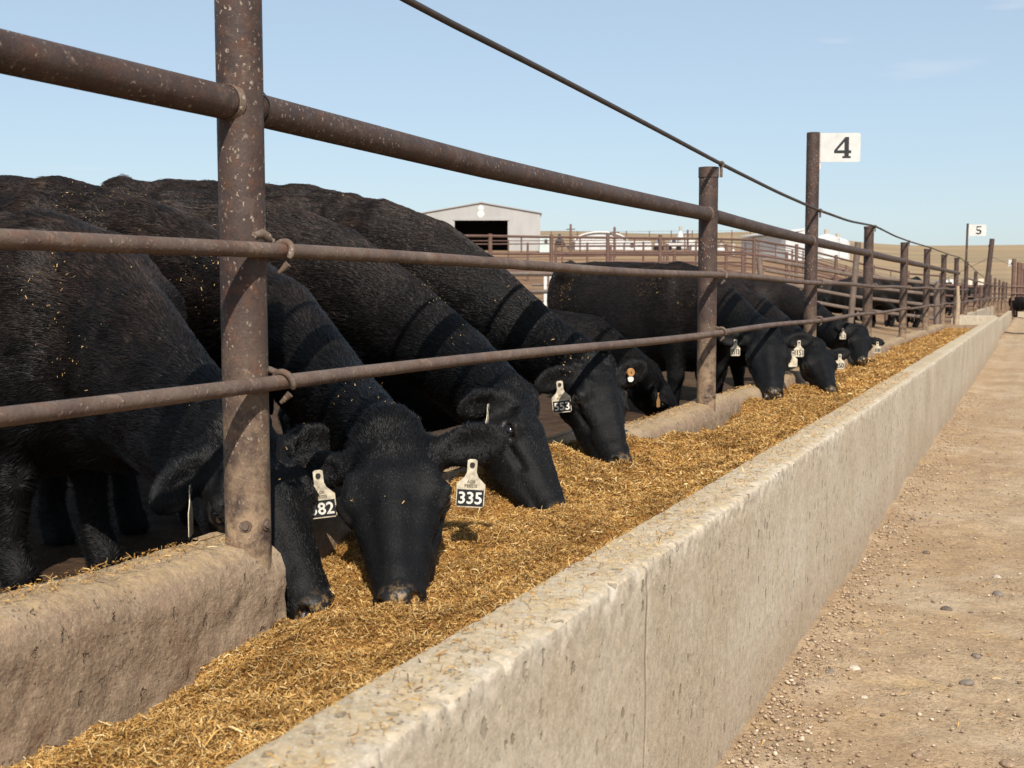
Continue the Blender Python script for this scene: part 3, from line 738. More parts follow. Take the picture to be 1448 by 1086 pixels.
# second run of fence past the first bunk
fence2 = empty('pipe_fence', (-1.8, 45, 0), 'far stretch of pipe fence beyond the end of the first bunk', 'fence')
for y, zt in ((44.5, 1.95), (60, 2.05), (68, 2.0), (77, 2.0), (87, 2.0), (98, 2.05)):
    mb = MB(); mb.tube([V3(FX, y, 0), V3(FX, y, zt)], .06, 10); auto_smooth(mb.build('post', M['post'], fence2), 50)
for z0, z1 in ((1.62, 1.55), (.98, .98)):
    mb = MB(); mb.tube([V3(-1.73, y, z0 + (z1 - z0) * (y - 38) / 60 + .01 * math.sin(y)) for y in np.linspace(38, 98, 30)], .026, 8); auto_smooth(mb.build('rod', M['rod'], fence2), 50)
tall = empty('utility_post', (-1.85, 52, 0), 'tall leaning rusty post with side wires past the 5 board', 'post')
mb = MB(); b0 = onx(1390, 440, -1.9); b1 = onx(1398, 339, -1.9); b0[2] = 0; b1[1] = b0[1]
b1 = V3(-1.62, b0[1], 1.2 + 76 / FPX * b0[1] * .94)
mb.tube([V3(-1.9, b0[1], 0), b1], .10, 12); mb.box(b1 - V3(.10, 0, .30), (.12, .05, .05))
auto_smooth(mb.build('shaft', M['post'], tall), 50)
mb = MB()
for sx in (-1, 1): mb.tube([b1 - V3(0, 0, .75), b1 + V3(sx * 1.3, 1.5, -1.35), b1 + V3(sx * 2.2, 2.5, -1.75)], .008, 5)
mb.build('guy_wire', M['cable'], tall)
stake = empty('wooden_stake', (-1.66, 36.2, 0), 'bare pale wooden stake leaning on the rods by the bunk end', 'stake')
mb = MB(); mb.tube([V3(-1.66, 31.0, .4), V3(-1.63, 31.0, .95), V3(-1.65, 31.0, 1.38)], [.06, .05, .035], 8); auto_smooth(mb.build('stake_shaft', m_plain('bare_wood', (.40, .30, .20), .8, .3, 14), stake), 50)

# second bunk and block far along the lane
bunk2 = empty('feed_bunk', (-1.3, 34, 0), 'far empty concrete bunk beginning past the end of the first', 'feed bunk')
mb = MB(); mb.box((-1.30, 34.0, .30), (.90, .16, .66)); mb.box((-1.86, 50.0, .26), (.18, 31.6, .62)); mb.build('end_wall', M['wall'], bunk2)
mb = MB(); mb.box((-.85, 45.0, .22), (.12, 21.6, .5)); mb.build('outer_wall', M['wall'], bunk2)
blk = empty('concrete_trough', (-.2, 41, 0), 'short pale concrete trough end standing by the far lane', 'trough')
mb = MB(); mb.box((.55, 41, .55), (1.9, .9, .16)); mb.box((.05, 41.0, .20), (.22, .8, .54)); mb.box((1.2, 41.0, .20), (.22, .8, .54)); mb.build('trough_body', M['wall'], blk)
endp = empty('gate_posts', (-.8, 75, 0), 'cluster of dark pipe posts closing the far end of the lane', 'gate')
for u, v0 in ((1434, 366), (1441, 371), (1445, 372), (1449, 380)):
    q = onx(u, v0, 0) if False else atd(u, v0, 62); mb = MB(); mb.tube([V3(q[0], q[1], 0), q], .10, 8); auto_smooth(mb.build('post', M['fence'], endp), 50)
mb = MB()
for v0 in (405, 415, 424): a = atd(1430, v0, 62); b = atd(1470, v0 + 1, 62); mb.tube([a, b], .05, 6)
mb.build('rail', M['fence'], endp)

# ------------------------------------------------------------------ pen fences behind the cattle
def pen_fence(label, A, B, step, h, rails, r=.045, rr=.03, mat='fence', tall=None, lean=0, group='pipe corral fences across the pens', minor=0):
    A = np.array(A, float); B = np.array(B, float); L = np.linalg.norm(B - A); n = max(1, int(round(L / step)))
    gz = lambda q: float(terrain_z([q[0]], [q[1]])[0])
    root = empty('corral_fence', (A[0], A[1], gz(A)), label, 'fence', group)
    P = [A + (B - A) * i / n for i in range(n + 1)]; G = [gz(q) for q in P]
    for i, (q, g) in enumerate(zip(P, G)):
        hh = h * (1.0 + .03 * random.random()) + (tall or {}).get(i, 0)
        mb = MB(); mb.tube([V3(q[0], q[1], g - .2), V3(q[0] + lean * random.uniform(-1, 1), q[1], g + hh)], r, 8); auto_smooth(mb.build('post', M[mat], root), 50)
    for k, z in enumerate(rails):
        mb = MB(); mb.tube([V3(q[0], q[1], g + z) for q, g in zip(P, G)], rr * (1.15 if k == 0 else 1), 7); auto_smooth(mb.build('rail', M[mat], root), 50)
    if minor:
        for i in range(n):
            for j in range(1, minor + 1):
                mb = MB(); q = P[i] + (P[i + 1] - P[i]) * j / (minor + 1); g = G[i] + (G[i + 1] - G[i]) * j / (minor + 1)
                mb.tube([V3(q[0], q[1], g + rails[-1]), V3(q[0], q[1], g + rails[0])], rr * .7, 6)
                auto_smooth(mb.build('upright', M[mat], root), 50)
    return root
def gnd(u, dep):
    d = ray(u, 415); d = d / (d @ CF); q = CAM + d * dep; return V3(q[0], q[1], 0)
def zfor(u, v, dep): return atd(u, v, dep)[2]
# the tall reddish fence whose top rail runs in front of the sheds
a, b = gnd(600, 30), gnd(1330, 44)
h0 = zfor(700, 331, 31) - float(terrain_z([gnd(700, 31)[0]], [gnd(700, 31)[1]])[0])
pen_fence('tall reddish pipe fence in front of the grey shed', a, b, 2.15, h0, [h0 - .05, h0 - .50], .055, .030, 'fence', minor=1)
pen_fence('thin rusty fence among the brown pens in front of the white buildings', gnd(560, 52), gnd(1400, 74), 3.4, 1.75, [1.7, 1.1, .5], .055, .024)
pen_fence('rusty fence along the back of the pens below the white sheds', gnd(640, 84), gnd(1420, 104), 4.2, 1.8, [1.75, .9], .06, .028)
pen_fence('low pale rail fence seen between the cattle necks', gnd(700, 15.5), gnd(850, 16.2), 1.25, .95, [.93, .70, .47, .2], .05, .028, 'fence_pale')
gatew = empty('pipe_gate', gnd(775, 19), 'narrow white painted gate between the pens', 'gate')
g = gnd(775, 19); gz = float(terrain_z([g[0]], [g[1]])[0])
for u in (771, 779):
    q = gnd(u, 19); mb = MB(); mb.tube([V3(q[0], q[1], zfor(u, 432, 19)), V3(q[0], q[1], zfor(u, 386, 19))], .03, 8); auto_smooth(mb.build('upright', m_plain('white_pipe', (.7, .68, .64), .6), gatew), 50)
mb = MB()
for z in (.35, .6, .85): a_, b_ = gnd(752, 19), gnd(800, 19); mb.tube([V3(a_[0], a_[1], zfor(775, 430, 19) + z - .3), V3(b_[0], b_[1], zfor(775, 430, 19) + z - .3)], .022, 6)
auto_smooth(mb.build('rail', M['fence_pale'], gatew), 50)
# dividing fence from the bunk back into the pens, cattle beyond it
pen_fence('brown divider fence running back from the bunk with cattle behind', (-2.05, 30.6, 0), (-6.1, 30.2, 0), 2.05, 1.33, [1.30, 1.04, .78, .48], .075, .042, 'fence_pale', tall={1: .75}, lean=.22)
pen_fence('second divider fence farther down the line of pens', (-2.1, 42.5, 0), (-14, 41.5, 0), 2.6, 1.5, [1.45, 1.1, .75, .4], .06, .036)
pen_fence('third divider fence at the far end of the pens', (-2.1, 58, 0), (-22, 57, 0), 3.0, 1.6, [1.55, 1.1, .7, .4], .07, .04)
pen_fence('rusty side fence of the pens far to the right', gnd(1230, 62), gnd(1432, 88), 3.2, 1.7, [1.65, 1.1, .6], .07, .04)

# ------------------------------------------------------------------ buildings and what stands between them
def m_siding(name, col, rib=2.2):
    t = NT(name); P = t.co
    w = t.n('ShaderNodeTexWave', wave_type='BANDS', bands_direction='X'); t.l(P, w.inputs[0]); w.inputs['Scale'].default_value = rib
    c = t.mix(1.0, (*col,), t.ramp(t.noise(.7, 5, .6, t.mapping(P, (1, 1, .25))), [(.3, .86), (.7, 1.05)]), 'MULTIPLY')
    return t.fin(c, .55, t.bump(w.outputs['Fac'], .5, .03), .3)
MS = m_siding('grey_siding', (.40, .385, .365)); MW = m_siding('white_siding', (.60, .595, .575)); MR = m_plain('pale_roof', (.66, .64, .60), .5, .1, 1.5)
MT = m_plain('white_tank', (.62, .61, .58), .45, .08, 1); MDK = m_plain('shade_and_tyre_black', (.012, .012, .014), .9); MGL = m_plain('dark_glass', (.05, .06, .07), .2)
def gz_at(p): return float(terrain_z([p[0]], [p[1]])[0])
def building(name, u0, u1, vbase, veave, vridge, dep, length, label, cat, wall, roof, yaw=0.0, ridge=.5, rot_depth=0):
    """gable end facing the lane, spanning photo columns u0..u1 at this depth"""
    A = atd(u0, vbase, dep); B = atd(u1, vbase, dep + rot_depth)
    ax = B - A; ax[2] = 0; w = np.linalg.norm(ax); ax /= w; ay = np.cross(V3(0, 0, 1), ax); up = V3(0, 0, 1)
    z0 = A[2]; he = atd(u1, veave, dep + rot_depth)[2] - z0; hr = atd((u0 + u1) / 2, vridge, dep)[2] - z0
    root = empty(name, (A[0], A[1], z0), label, cat)
    org = V3(A[0], A[1], z0 - .6)
    return root, org, ax, ay, w, he + .6, hr + .6
def gable(root, org, ax, ay, w, he, hr, length, wall, roof, opening=None, over=.25, ridge=.5):
    up = V3(0, 0, 1); pr = w * ridge
    if opening:                                        # the front is built round the door opening
        x0, x1, z1 = opening; mb = MB()
        zr = lambda x: he + (hr - he) * (1 - abs(x - pr) / (pr if x < pr else w - pr))
        mb.prism([(0, 0), (x0, 0), (x0, zr(x0)), (0, he)], org, ax, up, ay, .15)
        mb.prism([(x0, z1), (x1, z1), (x1, zr(x1))] + ([(pr, hr)] if x0 < pr < x1 else []) + [(x0, zr(x0))], org, ax, up, ay, .15)
        mb.prism([(x1, 0), (w, 0), (w, he)] + ([(pr, hr)] if pr > x1 else []) + [(x1, zr(x1))], org, ax, up, ay, .15)
        mb.box(org + ax * .08 + ay * (length / 2 + .15) + up * he / 2, (.15, length - .3, he), axes=(ax, ay, up)); mb.box(org + ax * (w - .08) + ay * (length / 2 + .15) + up * he / 2, (.15, length - .3, he), axes=(ax, ay, up))
        mb.prism([(0, 0), (w, 0), (w, he), (pr, hr), (0, he)], org + ay * (length - .15), ax, up, ay, .15)
        mb.build('wall', wall, root)
        ib = MB(); ib.prism([(.3, 0), (w - .3, 0), (w - .3, he - .2), (.3, he - .2)], org + ay * min(9, length * .7), ax, up, ay, .1); ib.build('shade_sheet', MDK, root)  # near-black sheet across the shed, standing in for the shade indoors
    else:
        mb = MB(); mb.prism([(0, 0), (w, 0), (w, he), (pr, hr), (0, he)], org, ax, up, ay, length); mb.build('wall', wall, root)
    rb = MB(); t = .12
    rb.prism([(-over, he - over * (hr - he) / pr + .01), (pr, hr + .01), (w + over, he - over * (hr - he) / (w - pr) + .01), (w + over, he + t - over * (hr - he) / (w - pr)), (pr, hr + t + .03), (-over, he + t - over * (hr - he) / pr)], org - ay * over, ax, up, ay, length + 2 * over)
    rb.build('roof', roof, root)
# grey shed with the dark open door
root, org, ax, ay, w, he, hr = building('shed', 597, 764, 357, 302, 287.5, 150, 24, 'large grey metal shed with wide dark open doorway and pale gable', 'shed', MS, MR)
sx = lambda u: (u - 597) / (764 - 597) * w
zof = lambda v: (357 - v) / FPX * 150 + .6
gable(root, org, ax, ay, w, he, hr, 26, MS, m_plain('shed_roof', (.36, .34, .32), .5, .1, 2), opening=(sx(643), sx(718), zof(311)), over=.2)
vb = MB()
for v0, rr in ((295, .36), (303, .45)): c = org + ax * sx(680) + V3(0, 0, zof(v0)) - ay * .03; vb.tube([c, c + ay * .06 - ay * .08], [rr, rr * .8], 14)
auto_smooth(vb.build('vent', m_plain('vent_white', (.62, .61, .59), .5), root), 40)
fb = MB(); fb.box(org + ax * sx(680.5) + V3(0, 0, zof(310)) - ay * .05, (sx(720) - sx(641), .1, .35), axes=(ax, ay, V3(0, 0, 1))); fb.build('door_track', MS, root)
# long low white workshop
root, org, ax, ay, w, he, hr = building('workshop', 813, 886, 360, 342, 329, 165, 20, 'low white workshop with shallow domed roof left of the long white trailer', 'building', MW, MR)
up = V3(0, 0, 1); prof = [(0, 0), (w, 0)] + [(w / 2 + w / 2 * math.cos(a), he + (hr - he) * math.sin(a)) for a in np.linspace(0, math.pi, 13)]
mb = MB(); mb.prism(prof, org, ax, up, ay, 22); mb.build('wall', MW, root)
rp = [(w / 2 + (w / 2 + .2) * math.cos(a), he + (hr - he + .18) * math.sin(a) + .02) for a in np.linspace(0, math.pi, 13)]; rp += [(w / 2 + w / 2 * math.cos(a), he + (hr - he) * math.sin(a) + .01) for a in np.linspace(math.pi, 0, 13)]
mb = MB(); mb.prism(rp, org - ay * .3, ax, up, ay, 22.6); mb.build('roof', MR, root)
wb = MB()
for x in (.25, .55): wb.box(org + ax * w * x + up * he * .55 - ay * .03, (w * .13, .08, he * .45), axes=(ax, ay, up))
wb.build('door', m_plain('pale_door', (.5, .5, .49), .5), root)
def boxy(name, u0, u1, v0, v1, dep, ln, label, cat, mat, parts=()):
    A = atd(u0, v1, dep); B = atd(u1, v1, dep); ax = B - A; ax[2] = 0; w = np.linalg.norm(ax); ax /= w; ay = np.cross(V3(0, 0, 1), ax); up = V3(0, 0, 1)
    h = (v1 - v0) / FPX * dep; root = empty(name, A, label, cat)
    mb = MB(); mb.prism([(0, -.5), (w, -.5), (w, h * .9), (w * .96, h), (w * .04, h), (0, h * .9)], A, ax, up, ay, ln); mb.build('body', mat, root)
    for nm, x0, x1, z0, z1, m in parts:
        mb = MB(); mb.box(A + ax * w * (x0 + x1) / 2 + up * h * (z0 + z1) / 2 - ay * .02, (w * (x1 - x0), .08, h * (z1 - z0)), axes=(ax, ay, up)); mb.build(nm, m, root)
    return root
boxy('trailer', 884, 921, 341, 357, 158, 3, 'long white trailer standing right of the domed workshop', 'trailer', MW, [('window', .2, .32, .45, .8, MGL), ('door', .6, .7, .1, .8, MR)])
boxy('site_cabin', 763, 778, 333, 353, 140, 3, 'small pale green cabin with one dark window beside the grey shed', 'cabin', m_siding('green_siding', (.56, .62, .58)), [('window', .45, .75, .4, .72, MGL)])
boxy('container', 978, 1001, 345, 356, 150, 3, 'white box container just left of the second fence post', 'container', MW, [('door', .3, .62, .1, .85, MR)])
for k, (u0, u1, v0, v1, dp, lb) in enumerate(((926, 936, 350, 355, 150, 'pickup with dark windows parked beside the long white trailer'), (942, 964, 350, 355, 152, 'low white flatbed vehicle parked between trailer and container'), (786, 797, 345, 350, 142, 'dark pickup parked on the bare yard right of the green cabin'))):
    A = atd(u0, v1, dp); B = atd(u1, v1, dp); ax = B - A; ax[2] = 0; w = np.linalg.norm(ax); ax /= w; ay = np.cross(up, ax)
    root = empty('parked_truck', A, lb, 'truck', 'vehicles parked in the yard'); col = MT if k != 2 else m_plain('dark_paint', (.06, .065, .08), .4)
    mb = MB(); mb.prism([(0, .35), (w, .35), (w, .95), (w * .72, 1.0), (w * .62, 1.6), (w * .34, 1.6), (w * .28, 1.0), (0, .95)], A, ax, up, ay, 1.8); mb.build('body', col, root)
    gb = MB(); gb.prism([(w * .65, 1.05), (w * .60, 1.5), (w * .38, 1.5), (w * .33, 1.05)], A - ay * .02, ax, up, ay, .01); gb.build('window', MGL, root)
    for x in (.2, .8):
        wbm = MB(); c = A + ax * w * x + up * .35 - ay * .02; wbm.tube([c, c + ay * .25], .35, 12); wbm.build('wheel', MDK, root)
# white barn with curved roof shoulder seen end on, right of the second post
root, org, ax, ay, w, he, hr = building('barn', 1048, 1080, 363, 338, 331, 120, 20, 'white metal barn with grey end wall showing right of the second post', 'barn', MW, MR)
B = atd(1145, 367, 112); B[2] = org[2]; Bx = B - (org + ax * w); Lb = np.linalg.norm(Bx); Bx /= Lb
Z = lambda v: (363 - v) / FPX * 120 + .6
q0, q1, q2 = org, org + ax * w, org + ax * w + Bx * Lb
hgt = Z(332)
mb = MB(); base = [q0 + Bx * 0, q1, q2, q0 + Bx * Lb]; V = [p_ for p_ in base] + [base[0] + up * Z(337), base[1] + up * hgt, base[2] + up * hgt * 1.02, base[3] + up * Z(337)]
mb.add(V, [(3, 2, 1, 0), (4, 5, 6, 7), (0, 1, 5, 4), (1, 2, 6, 5), (2, 3, 7, 6), (3, 0, 4, 7)]); mb.build('wall', MW, root)
ex = q1 - q0; ex[2] = 0; exl = np.linalg.norm(ex); ex /= exl; en = np.cross(ex, up)
mb = MB()
for x0, x1, v0, v1 in ((.48, .66, 339, 345), (.42, .52, 332.5, 334.5)): mb.prism([(x0 * exl, Z(v1)), (x1 * exl, Z(v1)), (x1 * exl, Z(v0)), (x0 * exl, Z(v0))], q0 + en * .01, ex, up, en, .06)
bn = np.cross(Bx, up); mb.prism([(Lb * .38, Z(345)), (Lb * .46, Z(345)), (Lb * .46, Z(342)), (Lb * .38, Z(342))], q1 + bn * .01, Bx, up, bn, .05); mb.build('window', MGL, root)
rb = MB(); rv = [V[4] - ex * .3 + up * .05, V[5] + up * .05, V[6] + up * .05, V[7] - ex * .3 + up * .05]; rb.add(rv + [r_ + up * .15 for r_ in rv], [(3, 2, 1, 0), (4, 5, 6, 7), (0, 1, 5, 4), (1, 2, 6, 5), (2, 3, 7, 6), (3, 0, 4, 7)]); rb.build('roof', MR, root)
def tank(u, v0, v1, dep, wpx, label, cap=.25):
    c = atd(u, v1, dep); r = wpx / 2 / FPX * dep; h = (v1 - v0) / FPX * dep
    root = empty('storage_tank', c, label, 'tank', 'white round storage tanks')
    mb = MB(); mb.tube([c - up * .5, c + up * h * (1 - cap)], r, 28); auto_smooth(mb.build('shell', MT, root), 40)
    mb = MB(); mb.tube([c + up * h * (1 - cap), c + up * h * (1 - cap * .4), c + up * h], [r * 1.02, r * .6, r * .12], 28); auto_smooth(mb.build('roof', MT, root), 20)
    mb = MB(); mb.tube([c + up * h * .98, c + up * (h + .5)], .25, 8); mb.build('vent', m_plain('tank_vent', (.45, .38, .30), .7), root)
tank(1168, 331, 360, 135, 38, 'nearer and left of two squat white tanks past the tall post')
tank(1184, 336, 362, 150, 34, 'right of two squat white tanks past the tall post, partly hidden')
tank(962, 325, 346, 190, 9, 'slim white silo on the skyline left of the second post', .5)
tank(971, 336, 347, 185, 26, 'low white tank below the slim silo')
tank(1019, 350, 361, 118, 16, 'small white tank right beside the second post', .3); tank(1036, 351, 359, 118, 7, 'tiny white round tank left of the white barn', .6)
for k, (u, v0, v1, dep, lb) in enumerate(((807, 317, 352, 120, 'thin pole standing left of the domed workshop'), (869, 321, 356, 110, 'thin pole standing before the domed workshop'), (972.5, 325, 346, 140, 'thin pole beside the slim silo'), (1020, 336, 352, 150, 'short pole beyond the small white tank'))):
    c = atd(u, v0, dep); q = atd(u, v1, dep); root = empty('utility_pole', q, lb, 'pole', 'thin poles among the far buildings')
    mb = MB(); mb.tube([q - up, c], [.16, .11], 8); mb.box(c - up * .5, (.9, .1, .1)); mb.build('pole_shaft', M['fence'], root)
A, B = gnd(700, 330), gnd(1060, 420)
pen_fence('faint wire fence with posts along the left skyline ridge', A, B, 11, 3.2, [3.1, 2.2], .16, .035, 'fence', group=None)
# white sheds seen small between the far posts
for k, (u0, u1, v0, v1, dep, lb) in enumerate(((1335, 1341, 396, 402, 70, 'small white crate between two far posts, left one'), (1343, 1348, 395, 402, 70, 'small white crate between two far posts, right one'), (1369, 1375, 394, 404, 95, 'cream tank trailer glimpsed behind the far posts'), (1383, 1391, 394, 404, 95, 'tan feed bin glimpsed behind the far posts'))):
    boxy('crate' if k < 2 else 'feed_bin', u0, u1, v0, v1, dep, 1.5, lb, 'crate' if k < 2 else 'bin', MT if k < 2 else m_plain('cream_%d' % k, (.62, .52, .38), .6), [('door', .3, .7, .1, .6, MR)])

# ------------------------------------------------------------------ cattle: one blended surface per animal
def nrm(a): return a / (np.linalg.norm(a) + 1e-9)
class Field:
    def __init__(s, lo, hi, h):
        s.o = np.array(lo, float); s.h = h; s.n = np.ceil((np.array(hi) - s.o) / h).astype(int) + 1
        s.F = np.full(s.n, .25, np.float32)
        s.ax = [(s.o[i] + h * np.arange(s.n[i])).astype(np.float32) for i in range(3)]
    def sl(s, lo, hi):
        a = np.clip(np.floor((np.array(lo) - s.o) / s.h).astype(int), 0, s.n - 1); b = np.clip(np.ceil((np.array(hi) - s.o) / s.h).astype(int) + 1, 1, s.n)
        return tuple(slice(x, max(y, x)) for x, y in zip(a, b))
    def grid(s, sl):
        return (s.ax[0][sl[0]][:, None, None], s.ax[1][sl[1]][None, :, None], s.ax[2][sl[2]][None, None, :])
    def put(s, sl, d, k, sub=False):
        a = s.F[sl]
        if a.size == 0: return
        if sub: a = -a
        h = np.clip(.5 + .5 * (d - a) / k, 0, 1); r = d + (a - d) * h - k * h * (1 - h)
        s.F[sl] = -r if sub else r
    def cone(s, A, B, ra, rb, k=.03, sub=False):
        A = np.array(A, float); B = np.array(B, float); m = max(ra, rb) + k * 1.3 + s.h * 2
        sl = s.sl(np.minimum(A, B) - m, np.maximum(A, B) + m); X, Y, Z = s.grid(sl); d = B - A; L2 = d @ d + 1e-9
        t = np.clip(((X - A[0]) * d[0] + (Y - A[1]) * d[1] + (Z - A[2]) * d[2]) / L2, 0, 1)
        q = np.sqrt((X - A[0] - t * d[0]) ** 2 + (Y - A[1] - t * d[1]) ** 2 + (Z - A[2] - t * d[2]) ** 2)
        s.put(sl, q - (ra + (rb - ra) * t), k, sub)
    def ell(s, C, axes, r, k=.03, sub=False):
        C = np.array(C, float); m = max(r) + k * 1.3 + s.h * 2
        sl = s.sl(C - m, C + m); X, Y, Z = s.grid(sl); X, Y, Z = X - C[0], Y - C[1], Z - C[2]
        k0 = 0; k1 = 0
        for a, ri in zip(axes, r):
            p = X * a[0] + Y * a[1] + Z * a[2]; k0 = k0 + (p / ri) ** 2; k1 = k1 + (p / ri ** 2) ** 2
        k0 = np.sqrt(k0); k1 = np.sqrt(k1) + 1e-6
        s.put(sl, k0 * (k0 - 1) / k1, k, sub)
    def seg(s, A, B, ha, hb, na, nb, k=.03):
        """elliptical cone: ha=(half width, half height); na/nb = up directions at the ends"""
        A = np.array(A, float); B = np.array(B, float); m = max(ha + hb) + k * 1.3 + s.h * 2
        sl = s.sl(np.minimum(A, B) - m, np.maximum(A, B) + m); X, Y, Z = s.grid(sl); d = B - A; L = np.linalg.norm(d); d = d / L
        x, y, z = X - A[0], Y - A[1], Z - A[2]
        ax = x * d[0] + y * d[1] + z * d[2]; t = np.clip(ax / L, 0, 1); ex = ax - t * L
        n = nrm((na + nb) / 2); n = nrm(n - d * (n @ d)); l = np.cross(n, d)
        pl = x * l[0] + y * l[1] + z * l[2]; pn = x * n[0] + y * n[1] + z * n[2]
        w = ha[0] + (hb[0] - ha[0]) * t; h = ha[1] + (hb[1] - ha[1]) * t; e = np.minimum(w, h) * .8
        k0 = np.sqrt((pl / w) ** 2 + (pn / h) ** 2 + (ex / e) ** 2); k1 = np.sqrt((pl / w ** 2) ** 2 + (pn / h ** 2) ** 2 + (ex / e ** 2) ** 2) + 1e-6
        s.put(sl, (k0 * (k0 - 1) / k1).astype(np.float32), k)
    def mesh(s):
        F = s.F; I = F < 0; n = s.n
        P = np.zeros((*(n - 1), 3), np.float32); C = np.zeros(n - 1, np.int8)
        full = [slice(0, x - 1) for x in n]
        for a in range(3):
            lo = [slice(None)] * 3; hi = [slice(None)] * 3; lo[a] = slice(0, -1); hi[a] = slice(1, None)
            f0, f1 = F[tuple(lo)], F[tuple(hi)]; cr = (f0 < 0) != (f1 < 0)
            idx = np.argwhere(cr); g0 = f0[cr]; g1 = f1[cr]; t = g0 / (g0 - g1)
            p = idx.astype(np.float32); p[:, a] += t
            b, c = [q for q in range(3) if q != a]
            for db in (0, -1):
                for dc in (0, -1):
                    j = idx.copy(); j[:, b] += db; j[:, c] += dc
                    ok = (j >= 0).all(1) & (j < (n - 1)).all(1); jj = j[ok]
                    np.add.at(P, (jj[:, 0], jj[:, 1], jj[:, 2]), p[ok]); np.add.at(C, (jj[:, 0], jj[:, 1], jj[:, 2]), 1)
        act = C > 0; ids = np.full(n - 1, -1, np.int32); ids[act] = np.arange(act.sum())
        V = P[act] / C[act][:, None] * s.h + s.o
        quads = []
        for a in range(3):
            lo = [slice(None)] * 3; hi = [slice(None)] * 3; lo[a] = slice(0, -1); hi[a] = slice(1, None)
            in0 = I[tuple(lo)]; cr = in0 != I[tuple(hi)]; idx = np.argwhere(cr); ins = in0[cr]
            b, c = (a + 1) % 3, (a + 2) % 3
            ok = (idx[:, b] > 0) & (idx[:, c] > 0) & (idx[:, b] < n[b] - 1) & (idx[:, c] < n[c] - 1); idx = idx[ok]; ins = ins[ok]
            def cell(db, dc):
                j = idx.copy(); j[:, b] += db; j[:, c] += dc; return ids[j[:, 0], j[:, 1], j[:, 2]]
            q = np.stack([cell(-1, -1), cell(0, -1), cell(0, 0), cell(-1, 0)], -1)
            q[~ins] = q[~ins][:, ::-1]; quads.append(q)
        Q = np.concatenate(quads); Q = Q[(Q >= 0).all(1)]
        return V, Q

def relax(V, Q, it=2, lam=.5):
    for _ in range(it):
        S = np.zeros_like(V); N = np.zeros(len(V))
        for a in range(4):
            b = (a + 1) % 4
            np.add.at(S, Q[:, a], V[Q[:, b]]); np.add.at(N, Q[:, a], 1); np.add.at(S, Q[:, b], V[Q[:, a]]); np.add.at(N, Q[:, b], 1)
        V = V + lam * (S / np.maximum(N, 1)[:, None] - V)
    return V

